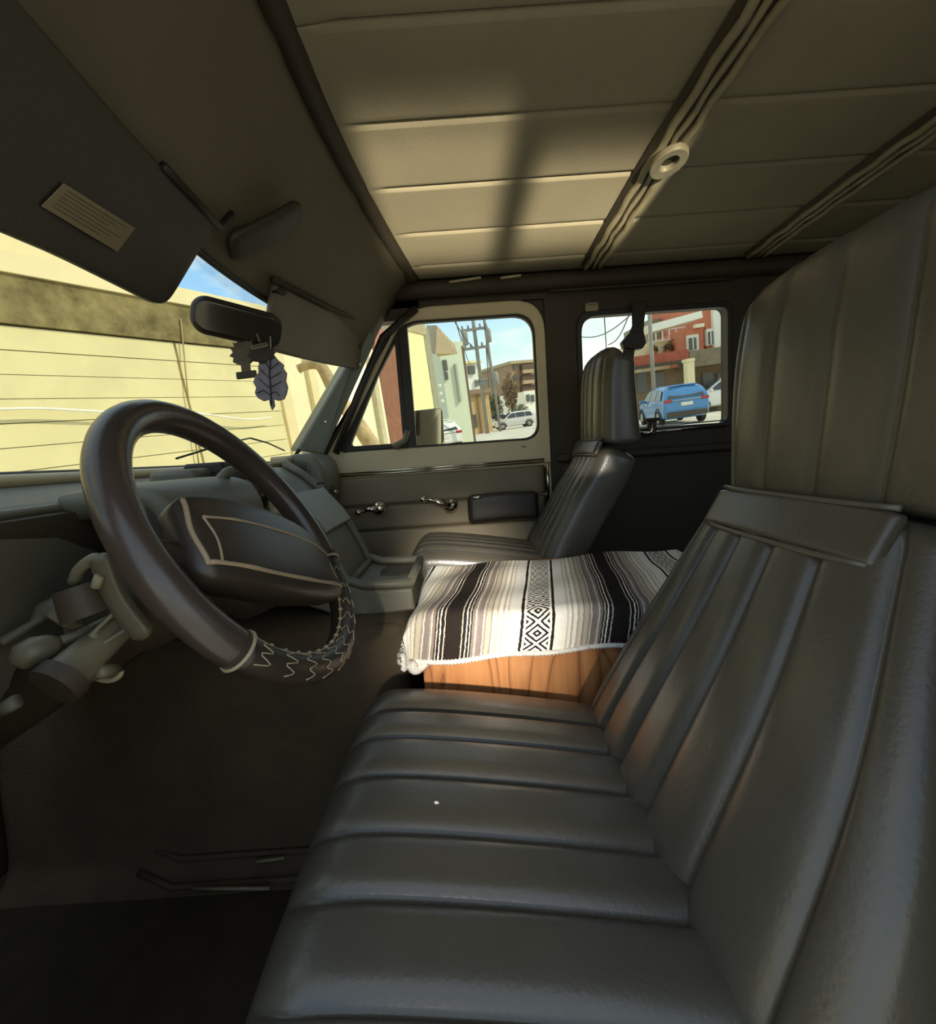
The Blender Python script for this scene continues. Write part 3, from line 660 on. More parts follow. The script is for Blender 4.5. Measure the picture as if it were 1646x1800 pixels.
# blanket
def blanket_mat():
    m = bpy.data.materials.new('striped_blanket'); m.use_nodes = True; t = m.node_tree; b = t.nodes['Principled BSDF']; b.inputs['Roughness'].default_value = .95; b.inputs['Specular IOR Level'].default_value = .1
    uv = nd(t, 'ShaderNodeUVMap'); sp = nd(t, 'ShaderNodeSeparateXYZ')
    nz = nd(t, 'ShaderNodeTexNoise', Scale=160.0, Detail=2.0); t.links.new(uv.outputs[0], nz.inputs['Vector'])
    def mt(op, a, bb=None):
        n = nd(t, 'ShaderNodeMath', operation=op)
        for i, q in enumerate((a, bb)):
            if q is None: continue
            if isinstance(q, (int, float)): n.inputs[i].default_value = q
            else: t.links.new(q, n.inputs[i])
        return n.outputs[0]
    t.links.new(uv.outputs[0], sp.inputs[0])
    wob = mt('MULTIPLY', mt('SUBTRACT', nz.outputs['Fac'], .5), .004)
    q = mt('ADD', sp.outputs['Y'], wob); P = .157
    mm = mt('PINGPONG', q, P); f = mt('DIVIDE', mm, P)
    r = nd(t, 'ShaderNodeValToRGB'); r.color_ramp.interpolation = 'CONSTANT'; e = r.color_ramp.elements
    Wt, Cr, Tn, Gy, Mv, Dk = (248, 240, 226), (222, 210, 188), (196, 182, 160), (158, 146, 132), (140, 126, 120), (44, 37, 33)
    st = [(0, Wt), (.165, Dk), (.20, Wt), (.34, Cr), (.37, Wt), (.40, Tn), (.425, Wt), (.47, Tn), (.50, Cr), (.54, Gy), (.56, Tn), (.61, Gy), (.635, Cr), (.65, Mv), (.71, Gy), (.73, Cr), (.745, Mv), (.78, Dk), (.795, Tn), (.81, Dk), (.835, Wt), (.85, Dk), (.885, Tn), (.90, Dk)]
    e[0].position = 0; e[0].color = lin(st[0][1]); e[1].position = st[-1][0]; e[1].color = lin(st[-1][1])
    for p_, c in st[1:-1]: k = e.new(p_); k.color = lin(c)
    t.links.new(f, r.inputs[0])
    # diamond weave inside the white band
    sq = mt('DIVIDE', mt('PINGPONG', sp.outputs['X'], .021), .021)
    band = mt('DIVIDE', mm, .026)
    d = mt('PINGPONG', mt('MULTIPLY', mt('ADD', sq, band), 2.0), .5)
    d2 = mt('GREATER_THAN', d, .28)
    inb = mt('LESS_THAN', mm, .022); k = mt('MULTIPLY', d2, inb)
    mx = nd(t, 'ShaderNodeMixRGB'); mx.inputs[2].default_value = lin(Dk); t.links.new(k, mx.inputs[0]); t.links.new(r.outputs[0], mx.inputs[1])
    n3 = nd(t, 'ShaderNodeTexNoise', Scale=420.0, Detail=2.0); t.links.new(uv.outputs[0], n3.inputs['Vector'])
    r3 = nd(t, 'ShaderNodeValToRGB'); r3.color_ramp.elements[0].position = .3; r3.color_ramp.elements[0].color = (.62, .6, .57, 1); r3.color_ramp.elements[1].position = .6
    t.links.new(n3.outputs['Fac'], r3.inputs[0])
    m2 = nd(t, 'ShaderNodeMixRGB', blend_type='MULTIPLY'); m2.inputs[0].default_value = .4; t.links.new(mx.outputs[0], m2.inputs[1]); t.links.new(r3.outputs[0], m2.inputs[2])
    t.links.new(m2.outputs[0], b.inputs['Base Color'])
    bp = nd(t, 'ShaderNodeBump', Strength=.5, Distance=.003); t.links.new(n3.outputs['Fac'], bp.inputs['Height']); t.links.new(bp.outputs[0], b.inputs['Normal'])
    return m
bl = thing('striped_blanket', 'striped grey, white and black woven blanket draped over the plywood box', 'blanket', (.22, -.2, .55))
NX, NY = 90, 120
ZT = .556
def drape(s, edge, r=.025):
    """s = arc length measured from inside towards and past an edge: returns horizontal offset, drop"""
    if s < edge-r: return s, 0
    a = (s-(edge-r))/r
    if a < 1.4: return edge-r+r*math.sin(a*1.12), r*(1-math.cos(a*1.12))
    return edge-r+r*math.sin(1.57)+.004*math.sin((a-1.4)*.9), r+(s-(edge-r)-1.4*r)
def bpos(i, j):
    p = -.075+(.43+.075+.03)*i/(NX-1)      # across the box, x; negative hangs over the near face
    q = .215-(.215+.56)*j/(NY-1)            # along y; > .107 hangs over the front end
    hx, dx = drape(-p, .008); x = -hx
    hq, dq = drape(q, .126, .03); y = hq
    if p > .40: dx = (p-.40)*.8
    z = ZT-dx-dq*.8*(1-.75*min(1, dx*18))
    # soft waves and a puff towards the corner
    z += .004*math.sin(q*23+p*9)*(1 if dx < .01 else 0)+.003*math.sin(p*31+q*11)
    x -= .006*math.sin(q*34)*min(1, dx*20)+.010*min(1, dq*16)*min(1, dx*16)+.006
    y += .012*math.sin(p*26)*min(1, dq*12)+.02*min(1, dq*10)*min(1, max(0, .12-p)*8)
    if dx > .01 and q > .1: z += .012*min(1, (q-.1)*18)
    return V((x, y, z)), (p, q+.17*p-(-.118))
vs_, uvs = [], []
for j in range(NY):
    for i in range(NX):
        a, b = bpos(i, j); vs_.append(a); uvs.append(b)
me = bpy.data.meshes.new('cloth'); me.from_pydata([tuple(v) for v in vs_], [], [(j*NX+i, j*NX+i+1, (j+1)*NX+i+1, (j+1)*NX+i) for j in range(NY-1) for i in range(NX-1)])
ul = me.uv_layers.new(name='UVMap')
for lp_ in me.loops: ul.data[lp_.index].uv = (uvs[lp_.vertex_index][0]+1, uvs[lp_.vertex_index][1]+1.57*2)
bm_ = blanket_mat(); co = link('cloth', me, bm_, bl, True)
md = co.modifiers.new('s', 'SOLIDIFY'); md.thickness = .006; md.offset = 1
hemm = mat('blanket_hem', (228, 220, 206), .95, var=.2, vs=90, bump=.6, bs=300)
hem = [vs_[j*NX] for j in range(NY-1, -1, -1)]+[vs_[i] for i in range(1, NX)]
hp_ = []
for k in range(len(hem)*2-1):
    a = hem[k//2]; b = hem[min(len(hem)-1, k//2+1)]; hp_.append(a.lerp(b, .5 if k % 2 else 0))
MB().tube(hp_, [.0042+.0022*(k % 2) for k in range(len(hp_))], 6).build('hem', hemm, bl, smooth=True)
# rolled-under corner
cq = vs_[0]
MB().tube(smooth_path([cq+V((.005, -.012, .012)), cq+V((.012, -.02, -.004)), cq+V((.025, -.045, .004))], 10), [.008, .009, .010, .011, .011, .011, .010, .009, .008, .006], 10).build('rolled_corner', hemm, bl, smooth=True)
# ================================================================== visors
def unpl(x, y, P0, n): d = vray(x, y); n = V(n); return CAM+d*((V(P0)-CAM).dot(n)/d.dot(n))
sv = thing('sun_visor', 'large dark sun visor with a tan warning label, above the steering wheel', 'sun visor', (-.27, .40, 1.26))
dn = V((-.075, .065, -.16)).normalized(); vn = V((1, 0, 0)).cross(dn).normalized(); vn = vn if vn.y < 0 else -vn
mid = V((-.035, .42, 1.19)); vpath = [V((-.64, .30, 1.10)), V((-.46, .347, 1.137)), V((-.31, .386, 1.167)), V((-.21, .405, 1.181)), V((-.03, .421, 1.189))]; hl = (vpath[3]-vpath[2]).cross(dn).normalized(); hl = hl if hl.y < 0 else -hl
pad('panel', vpath, .094, .024, dn, visorm, sv, p=8, r0=.008, r1=.04, nu=40, nv=20, front=vn)
tube('hinge_rod', [vpath[3]-dn*.092, vpath[4]-dn*.09, vpath[4]-dn*.09+V((.03, -.01, .035))], .006, blackm, sv, n=8)
vn = hl; lp0 = (vpath[2]*.4+vpath[3]*.6)+vn*.0035
cs = [unpl(*p, lp0, vn) for p in ((112, 322), (236, 400), (205, 442), (72, 362))]
lb = MB().prism([c for c in cs], vn*.0012).build('warning_label', paper, sv)
for i in range(6):
    t = (i+1)/7.5; a = cs[0].lerp(cs[3], t); b = cs[1].lerp(cs[2], t)
    w = (cs[3]-cs[0]).normalized()*.0013; p0 = a.lerp(b, .06)+vn*.0014; p1 = a.lerp(b, .9-.12*(i % 3))+vn*.0014
    MB().prism([p0, p1, p1+w, p0+w], vn*.0003).build('text_line', ink, lb)
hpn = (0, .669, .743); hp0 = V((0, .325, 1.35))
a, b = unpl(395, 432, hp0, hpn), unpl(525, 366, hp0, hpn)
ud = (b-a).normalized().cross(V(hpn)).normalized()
pad('padded_tongue', [a-V(hpn)*.02, a.lerp(b, .5)-V(hpn)*.022, b-V(hpn)*.018], .034, .02, ud, visorm, sv, p=3, r0=.02, r1=.03, nu=20, nv=12, front=(0, -.6, -.7))  # dark rounded pad lying on the header beside the visor
pv = thing('sun_visor', 'tan sun visor folded down beside the passenger door pillar', 'sun visor', (.55, .36, 1.3))
pu = V((.09, -.22, .97)).normalized()
pad('panel', [(.265, .415, 1.195), (.54, .372, 1.215), (.815, .318, 1.24)], .078, .02, pu, visorl, pv, p=8, r0=.012, r1=.02, nu=30, nv=20, front=(-.2, -1, .2))
tube('hinge_rod', [V((.25, .398, 1.268)), V((.54, .352, 1.29)), V((.83, .29, 1.315))], .008, darkm, pv, n=8)
MB().prism([un(488, 512, 'y', .395), un(512, 492, 'y', .39), un(520, 508, 'y', .39), un(500, 520, 'y', .395)], (0, .015, 0)).build('pivot_clip', blackm, pv)
ck = unpl(686, 487, hp0, hpn); tag(MB().box(ck, (.05, .03, .022)).box(ck+V((.03, -.005, -.008)), (.02, .02, .02)).build('visor_clip', blackm, bevel=.004), 'small black visor clip at the end of the header panel', 'clip')
# ================================================================== mirror and hanging fresheners
rm = thing('rear_view_mirror', 'dark rear-view mirror hanging below the windshield top edge', 'mirror', un(415, 565, 'x', .07))
L_, R_ = un(336, 548, 'x', .02), un(500, 588, 'x', .12)
ax = (R_-L_).normalized(); fc = (CAM-(L_+R_)/2).normalized(); up = fc.cross(ax).normalized(); up = up if up.z > 0 else -up
pad('housing', [L_, (L_+R_)/2, R_], .034, .03, up, wheeld, rm, p=3, r0=.028, r1=.028, nu=30, nv=16, front=fc)
pad('mirror_glass', [L_.lerp(R_, .04)+fc*.0015, (L_+R_)/2+fc*.0015, L_.lerp(R_, .96)+fc*.0015], .027, .003, up, mat('dim_mirror', (70, 64, 52), .15, metal=.6, var=.05), rm, p=3, r0=.022, r1=.022, nu=20, nv=10, front=fc)
mc = (L_+R_)/2-fc*.03
tube('stem', smooth_path([mc, mc+V((.02, .03, .005)), V((mc.x+.06, .50, mc.z+.015))], 8), .009, blackm, rm, n=8)
def card(name, label, poly, px, X, sc, m, tilt=0, grp='air fresheners hanging from the mirror'):
    o = un(*px, 'x', X); k = (o-CAM).dot(FV)/FPX*sc
    ux = (RV*math.cos(tilt)+UV_*math.sin(tilt)); uy = (-RV*math.sin(tilt)+UV_*math.cos(tilt)); n_ = FV
    t = thing(name, label, 'air freshener', o, grp)
    P = lambda x, y, h=0: o+ux*((x)*k)-uy*(y*k)-n_*h
    MB().prism([P(x, y) for x, y in poly], n_*.004).build('card', m, t)
    return t, P, k
treeo = [(0, -8), (6, -2), (12, 2), (18, 0), (16, 8), (24, 10), (20, 18), (27, 22), (21, 28), (24, 36), (14, 38), (8, 42), (8, 56), (18, 56), (18, 68), (-18, 68), (-18, 56), (-8, 56), (-8, 42), (-16, 40), (-22, 36), (-20, 28), (-27, 24), (-20, 18), (-24, 10), (-16, 8), (-18, 0), (-12, 2), (-6, -2)]
brn = mat('freshener_brown', (84, 72, 56), .8, var=.2, vs=60); blk = mat('freshener_black', (44, 37, 28), .8, var=.2, vs=60); lef = mat('freshener_leaf', (112, 104, 112), .7, var=.22, vs=40)
t, P, k = card('air_freshener', 'brown tree-shaped air freshener hanging left of the leaf-shaped one', treeo, (426, 600), .085, .95, brn, .12)
tube('string', [P(0, -8, .002), P(3, -22, .002)], .0012, lace, t, n=5)
MB().prism([P(-18, 56, .0008), P(18, 56, .0008), P(18, 68, .0008), P(-18, 68, .0008)], -FV*.0008).build('base_print', mat('freshener_base', (62, 52, 40), .8), t)
t, P, k = card('air_freshener', 'black tree-shaped air freshener with pale label right under the mirror', [(x*.95, y*.72) for x, y in treeo[:12]]+[(6, 34), (-6, 34)]+[(x*.95, y*.72) for x, y in treeo[18:]], (458, 606), .075, .95, blk, .1)
MB().prism([P(-17, 1, .0012), P(15, -3, .0012), P(15, 5, .0012), P(-17, 9, .0012)], -FV*.0008).build('label_strip', mat('strip_grey', (104, 96, 80), .7), t)
for i in range(6): MB().prism([P(-13+5*i, 2.5-.7*i, .0024), P(-10+5*i, 2-.7*i, .0024), P(-10+5*i, 5-.7*i, .0024), P(-13+5*i, 5.5-.7*i, .0024)], -FV*.0002).build('letter', blk, t)
tube('string', [P(0, -6, .002), P(-4, -20, .002)], .0012, lace, t, n=5)
leafo = [(-4, -52), (2, -44), (8, -38), (20, -30), (20, -24), (27, -16), (27, -2), (32, 8), (31, 20), (28, 30), (18, 34), (10, 33), (13, 44), (9, 52), (5, 44), (2, 34), (-8, 38), (-18, 34), (-24, 26), (-23, 16), (-29, 8), (-27, -4), (-22, -10), (-24, -22), (-22, -27), (-12, -36), (-8, -42)]
t, P, k = card('air_freshener', 'violet-grey leaf-shaped air freshener with dark veins hanging lowest', leafo, (475, 668), .07, 1.0, lef, -.12)
ve_ = mat('vein_dark', (44, 38, 40), .8)
tube('vein', [P(-4, -50, .001), P(-2, -10, .001), P(4, 20, .001), P(8, 44, .001)], .0014, ve_, t, n=5)
for y, w in ((-24, 12), (-8, 18), (8, 20), (20, 20)):
    for s in (-1, 1): tube('vein', [P(.0+y*.1, y+6, .001), P(s*w*.55+y*.06, y-1, .001), P(s*w, y-8+(14 if y == 20 else 0), .001)], .0009, ve_, t, n=5)
tube('string', [P(-4, -52, .002), P(-8, -76, .002)], .0015, lace, t, n=5)
# ================================================================== seat belt in front of the rear window
sb = thing('seat_belt', 'black shoulder belt and guide hanging before the rear side window', 'seat belt', un(1120, 600, 'x', .80))
def pxprism(nm, pts, X, th, m, p): return MB().prism([un(x, y, 'x', X) for x, y in pts], (th, 0, 0)).build(nm, m, p, bevel=.003)
pxprism('upper_strap', [(1112, 530), (1139, 528), (1134, 560), (1132, 588), (1106, 588), (1113, 572)], .815, .012, blackm, sb)
pxprism('guide', [(1094, 601), (1108, 584), (1132, 580), (1137, 602), (1131, 612), (1112, 614), (1098, 611)], .80, .03, blackm, sb)
pxprism('lower_strap', [(1098, 608), (1118, 608), (1113, 640), (1104, 668), (1088, 668)], .808, .010, blackm, sb)
# ================================================================== outside door mirror
em = thing('side_mirror', 'rectangular outside mirror beyond the passenger vent window', 'mirror', un(752, 756, 'x', 1.06))
q = rpoly([(726, 722), (778, 716), (782, 775), (772, 790), (728, 794)], [10, 8, 8, 8, 6], 4)
mk = [un(p[0], p[1], 'x', 1.06+.9*(p[0]-752)/820*1.9) for p in q]
MB().prism([p+V((.004, 0, 0)) for p in mk], (.045, .05, 0)).build('housing', blackm, em, bevel=.004)
ci = sum(mk, V((0, 0, 0)))/len(mk)
MB().prism([p.lerp(ci, .03)-V((.002, 0, 0)) for p in mk], (.005, 0, 0)).build('mirror_glass', mat('side_mirror_glass', (205, 196, 172), .06, metal=1, var=0), em)
tube('arm', [ci+V((.03, .06, -.07)), ci+V((-.06, .1, -.13)), (.90, ci.y+.12, ci.z-.16)], .01, blackm, em, n=8)

ck = un(768, 1415, 'z', .452); tag(MB().lathe(ck+V((0, 0, .003)), (0, 1, .3), [(.0006, -.003), (.0016, -.001), (.002, .001), (.0006, .003)], 8).build('crumb', hemm, smooth=True), 'tiny pale crumb on the driver seat cushion', 'crumb')
# ================================================================== the street outside
GZ = -1.35
asph = mat('pale_street', (206, 198, 176), .9, var=.1, vs=.6)
struct(outdoor(MB().bb((-60, -120, GZ-.2), (260, 60, GZ)).build('ground', asph)), 'pale sunlit street')
yel = mat('yellow_wall', (222, 210, 160), .85, var=.07, vs=2.2, bump=.3, bs=25)
yel2 = mat('yellow_wall_joint', (186, 168, 108), .9)
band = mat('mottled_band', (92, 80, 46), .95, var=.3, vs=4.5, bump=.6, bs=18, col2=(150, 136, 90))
crm = mat('cream_wall', (240, 230, 190), .85, var=.03)
crm2 = mat('cream_trim', (232, 216, 170), .85, var=.03)
TH = math.radians(24); wdir = V((math.cos(TH), -math.sin(TH), 0)); wn = V((math.sin(TH), math.cos(TH), 0)); WD = 5.0
def ws_(s, d, z): return wdir*s+wn*(WD+d)+V((0, 0, z))
def wpx(x, y, d=0):
    r_ = FO+RO*((x-IW/2)/FPX)-UO*((y-IH/2)/FPX); return r_*((WD+d)/r_.dot(wn))
s_seam = wpx(330, 690).dot(wdir); s_end = wpx(482, 650).dot(wdir)
fw = thing('boundary_building', 'pale yellow board-faced building with a mottled olive band, beyond the windshield', 'building', ws_(0, .3, GZ))
def wbox(nm, s0, s1, z0, z1, d0, d1, m, par, bevel=0):
    return MB().add([ws_(s0, d0, z0), ws_(s1, d0, z0), ws_(s1, d1, z0), ws_(s0, d1, z0), ws_(s0, d0, z1), ws_(s1, d0, z1), ws_(s1, d1, z1), ws_(s0, d1, z1)], [(0, 3, 2, 1), (4, 5, 6, 7), (0, 1, 5, 4), (1, 2, 6, 5), (2, 3, 7, 6), (3, 0, 4, 7)]).build(nm, m, par, bevel=bevel)
wbox('wall_core', -8, s_end, GZ, 1.86, .05, 2.5, yel2, fw)
cols = [(-8, -4.1), (-4.08, s_seam-.02), (s_seam, s_end)]
for r_ in range(13):
    z0 = GZ+.2*r_+.05
    for a, b in cols:
        b_ = wbox('facing_board', a, b-.012, z0, z0+.193, -.0+.004*((r_*7) % 3), .06, yel, fw)
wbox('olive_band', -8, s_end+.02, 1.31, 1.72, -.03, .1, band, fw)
wbox('cap_board', -8, s_end+.03, 1.72, 1.9, -.06, .2, crm2, fw)
wbox('parapet', -8, wpx(285, 520).dot(wdir), 1.9, 2.5, -.02, .3, crm2, fw)
outdoor(fw)
wire = mat('white_wire', (240, 236, 220), .6)
pts = [wpx(x, y, -.1) for x, y in ((-60, 719), (0, 719), (70, 718), (150, 722), (260, 727), (340, 726), (430, 737), (478, 734))]
tag(outdoor(tube('cable', smooth_path(pts, 40), .012, wire, n=6)), 'thin white cable sagging along the yellow wall', 'cable')
tag(outdoor(tube('board_joint', [wpx(318, 560, -.05), wpx(330, 690, -.05), wpx(352, 830, -.05)], .008, mat('joint_tan', (164, 140, 92), .7), n=8)), 'thin tan pipe running down the yellow wall', 'joint')  # thin tube standing in for the vertical joint between boards
turn = 0; PIV = V((0, 0, 0))
def ob(mb, x0, y0, x1, y1, X, th):
    c = so((x0+x1)/2, (y0+(y1 if y1 else y0))/2, X=X); k = c.dot(FO)/FPX; w = abs(x1-x0)*k
    if y1: h = (y1-y0)*k; z0, z1 = c.z-h/2, c.z+h/2
    else: z1 = c.z; z0 = GZ
    cx, cy = PIV.x, PIV.y; ox, oy = X-cx, c.y-cy; R_2 = Matrix.Rotation(math.radians(turn), 3, 'Z')
    return mb.add([V((cx, cy, 0))+R_2 @ V((a+ox, b+oy, z)) for a, b, z in ((0, -w/2, z0), (th, -w/2, z0), (th, w/2, z0), (0, w/2, z0), (0, -w/2, z1), (th, -w/2, z1), (th, w/2, z1), (0, w/2, z1))], [(0, 3, 2, 1), (4, 5, 6, 7), (0, 1, 5, 4), (1, 2, 6, 5), (2, 3, 7, 6), (3, 0, 4, 7)])
def obp(nm, r, X, th, m, par, bevel=0):
    return ob(MB(), *r, X, th).build(nm, m, par, bevel=bevel)
def bld(nm, lab, X, px, cat='building', grp=None):
    global PIV
    c = so(px[0], px[1], X=X); PIV = c; return thing(nm, lab, cat, (c.x, c.y, GZ), grp)
# cream house with trunk in front
h2 = thing('cream_house', 'bright cream house front between windshield pillar and vent window', 'building', ws_(10, 2, GZ))
D2 = 1.7
def s2(x, d): return wpx(x, 740, d).dot(wdir)
wbox('wall', s_end+.3, s2(680, D2), GZ, 2.05, D2, D2+3, crm, h2)
for x0, x1 in ((505, 522), (560, 572)): wbox('pilaster', s2(x0, D2-.1), s2(x1, D2-.1), GZ, 2.0, D2-.1, D2+.05, crm2, h2)
wbox('downpipe', s2(668, D2-.1), s2(675, D2-.1), GZ, 2.05, D2-.12, D2, mat('downpipe_grey', (196, 184, 150), .6), h2)
wbox('door_panel', s2(681, D2), s2(716, D2), GZ, wpx(700, 585, D2).z, D2, D2+2.5, mat('brown_door', (136, 88, 64), .7, var=.15), h2)
outdoor(h2)
tk = thing('leaning_trunk', 'pale leaning tree trunk with a bent cut top before the cream house', 'tree', so(690, 860, X=8.6))
tp = smooth_path([so(x, y, X=8.6) for x, y in ((526, 648), (548, 640), (566, 646), (590, 690), (625, 740), (660, 792), (705, 860))], 30)
MB().tube(tp, [.07+.10*i/29 for i in range(30)], 12).build('trunk', mat('palm_bark', (186, 160, 116), .9, var=.25, vs=7, bump=.8, bs=14), tk, smooth=True)
MB().tube([tp[0], tp[0]+(tp[0]-tp[1])*.3], .085, 12).build('cut_end', mat('cut_wood', (214, 190, 144), .9), tk, smooth=True)
outdoor(tk)
# yellow gable wall + porch
yh = thing('yellow_house', 'flat yellow gable wall with a tan fascia, left in the passenger window', 'building', ws_(14, 2, GZ))
zt = wpx(742, 588, D2).z
wbox('wall', s2(718, D2), s2(767, D2), GZ, zt, D2, D2+2.5, mat('yellow_gable', (232, 220, 164), .85, var=.02), yh)
wbox('fascia', s2(718, D2), s2(771, D2), zt, zt+1.2, D2-.03, D2+2.6, mat('tan_fascia', (176, 160, 124), .8), yh)
wbox('corner_board', s2(767, D2), s2(776, D2), GZ, zt+.2, D2-.02, D2+2.4, mat('grey_green_trim', (150, 148, 122), .8), yh)
outdoor(yh)
pc = bld('porch', 'tan porch roof on one thin post beside the yellow gable wall', 15, (800, 650), 'porch')
tanr = mat('tan_roof', (172, 154, 122), .8)
P_ = [so(x, y, X=X) for x, y, X in ((768, 572, 17), (800, 606, 20), (804, 622, 20), (766, 622, 17))]
Q_ = [so(x, y, X=X) for x, y, X in ((750, 572, 20), (788, 604, 23), (790, 620, 23), (750, 622, 20))]
MB().add(P_+Q_, [(0, 1, 2, 3), (7, 6, 5, 4), (0, 4, 5, 1), (1, 5, 6, 2), (2, 6, 7, 3), (3, 7, 4, 0)]).build('roof', tanr, pc)
obp('beam', (768, 618, 802, 624), 19.6, .15, crm2, pc)
obp('post', (811, 608, 815, None), 19.8, .12, mat('post_brown', (136, 112, 92), .7), pc)
outdoor(pc)
pale = mat('pale_green_wall', (212, 216, 188), .85, var=.04); wdk = mat('far_glass', (92, 92, 84), .3); wht = mat('white_wall', (238, 234, 216), .8, var=.03)
turn = 30
gh = bld('green_house', 'pale green house wall behind the porch post', 24, (800, 700))
obp('wall', (768, 600, 818, None), 24, 5, pale, gh)
w_ = obp('window', (777, 634, 784, 652), 23.9, .2, wdk, gh); obp('window', (780, 655, 785, 668), 23.9, .2, wdk, gh)
obp('drainpipe', (803, 640, 807, 705), 23.85, .15, mat('grey_pipe', (176, 176, 160), .6), gh)
outdoor(gh)
for i, (x, y) in enumerate(((773, 678), (775, 692), (778, 705))):
    c = so(x, y, X=14); o = tag(outdoor(MB().lathe(c, (0, 0, 1), [(.02, -.05), (.045, -.03), (.05, 0), (.04, .03), (.015, .05)], 12).build('porch_lamp', wht, smooth=True)), ('topmost', 'middle', 'lowest')[i]+' of three round white porch lamps on the green house corner', 'lamp', 'round porch lamps'); 
kb = tag(outdoor(obp('kerb_wall', (782, 768, 826, None), 15.5, .5, mat('kerb_yellow', (232, 214, 150), .85), None, .02)), 'low yellow kerb wall just above the passenger window sill', 'kerb')
# distant street
wb = bld('white_house', 'small white house with one square window behind the utility pole', 60, (828, 680))
obp('wall', (810, 637, 846, None), 60, 8, wht, wb); obp('window', (822, 643, 835, 657), 59.7, .4, wdk, wb); obp('window', (846-10, 668, 842, 678), 59.7, .4, wdk, wb); obp('roof_edge', (808, 634, 848, 638), 59.5, 8.5, crm2, wb); outdoor(wb)
tg = bld('tan_garage', 'tan low garage with a dark doorway beyond the pole', 44, (838, 720))
obp('wall', (818, 692, 864, None), 44, 4, mat('garage_tan', (200, 170, 120), .85, var=.12, vs=1.5), tg); obp('doorway', (825, 730, 836, 752), 43.8, .3, wdk, tg); obp('pillar', (838, 692, 843, None), 43.8, .3, mat('garage_brown', (164, 132, 92), .85), tg); obp('roof', (815, 684, 866, 692), 43.6, 5, mat('garage_roof', (150, 128, 104), .8), tg); outdoor(tg)
br = bld('apartment_block', 'brown apartment block with stacked balconies at the right of the passenger window', 80, (920, 680))
brm = mat('apartment_brown', (158, 130, 100), .85, var=.08); obp('wall', (892, 634, 975, None), 80, 14, brm, br); obp('roof_slab', (890, 631, 977, 636), 79.5, 15, tanr, br)
for yy in (640, 659, 677):
    g_ = obp('balcony', (914, yy, 944, yy+11), 79.2, .9, mat('balcony_dark', (98, 78, 62), .8), br); obp('rail', (913, yy+9, 945, yy+15), 78.8, .4, mat('balcony_rail', (178, 152, 120), .8), g_)
    obp('window', (899, yy+2, 906, yy+10), 79.8, .5, wdk, br)
outdoor(br)
wl = bld('white_shop', 'low white shop below the brown apartment block', 66, (935, 705)); obp('wall', (918, 684, 990, None), 66, 6, wht, wl)
for x in (924, 934): obp('window', (x, 694, x+6, 706), 65.8, .4, wdk, wl)
outdoor(wl)
# foliage
leafm = mat('street_leaf', (78, 84, 46), .8, var=.35, vs=2); bark = mat('street_bark', (100, 80, 60), .9)
def tree(lab, px, X, wpx_, hpx, m, seed):
    c = so(*px, X=X); k = c.dot(FO)/FPX; rx, rz = wpx_*k/2, hpx*k/2; r_ = random.Random(seed); t = thing('street_tree', lab, 'tree', (c.x, c.y, GZ), 'trees down the street')
    MB().tube([(c.x, c.y, GZ), (c.x, c.y, c.z)], [.16, .1], 8).build('trunk', bark, t, smooth=True)
    mb = MB()
    for i in range(700):
        d = V((r_.gauss(0, 1), r_.gauss(0, 1), r_.gauss(0, 1))).normalized()*(r_.random()**.4)*(1+.25*r_.random()); p = c+V((d.x*rx, d.y*rx, d.z*rz)); s = .09*max(rx, rz)*r_.uniform(.7, 1.5)
        a = V((r_.gauss(0, 1), r_.gauss(0, 1), r_.gauss(0, 1))).normalized(); b = a.orthogonal().normalized()
        mb.add([p-a*s, p+b*s*.5, p+a*s, p-b*s*.5], [(0, 1, 2, 3)])
    mb.build('crown', m, t); outdoor(t)
tree('dark green bushy tree beyond the garage, left of the white car', (870, 716), 52, 26, 42, leafm, 1)
tree('thin brownish tree before the apartment block', (897, 690), 61, 24, 60, mat('dry_leaf', (140, 116, 84), .85, var=.3), 2)
tree('small green tree low before the white shop', (915, 722), 60, 26, 22, leafm, 3)
# utility poles and wires
polem = mat('pole_grey', (150, 146, 134), .85, var=.15, vs=3)
turn = 0
up_ = bld('utility_pole', 'tall grey utility pole with crossarms seen through the passenger window', 42, (850, 720), 'pole')
b0 = so(843, 650, X=42); MB().tube([(42, b0.y, GZ), (42, b0.y, 16)], [.18, .13], 10).build('pole', polem, up_, smooth=True)
MB().tube([(42.4, b0.y-1.2, GZ), (42.4, b0.y-1.0, 9)], [.12, .1], 8).build('stay_pole', polem, up_, smooth=True)
for yy, w in ((579, 44), (612, 42), (676, 22)):
    z = so(838, yy, X=42).z; k = 42/FPX*w/2
    c_ = MB().bb((41.7, b0.y-k, z-.1), (41.9, b0.y+k, z+.1)).build('crossarm', polem, up_)
    for i in range(5):
        y_ = b0.y-k*.9+k*1.8*i/4; MB().lathe((41.8, y_, z+.1), (0, 0, 1), [(.05, 0), (.11, .05), (.06, .15), (.1, .2), (.05, .3)], 8).build('insulator', polem, c_, smooth=True)
for yy, dy in ((590, .9), (590, -1.1), (668, -1.3)):
    z = so(838, yy, X=42).z; MB().lathe((41.8, b0.y+dy, z-.6), (0, 0, 1), [(.2, -.1), (.26, 0), (.26, .9), (.15, 1.05)], 10).build('transformer', polem, up_, smooth=True)
outdoor(up_)
wm = mat('line_dark', (96, 94, 88), .7)
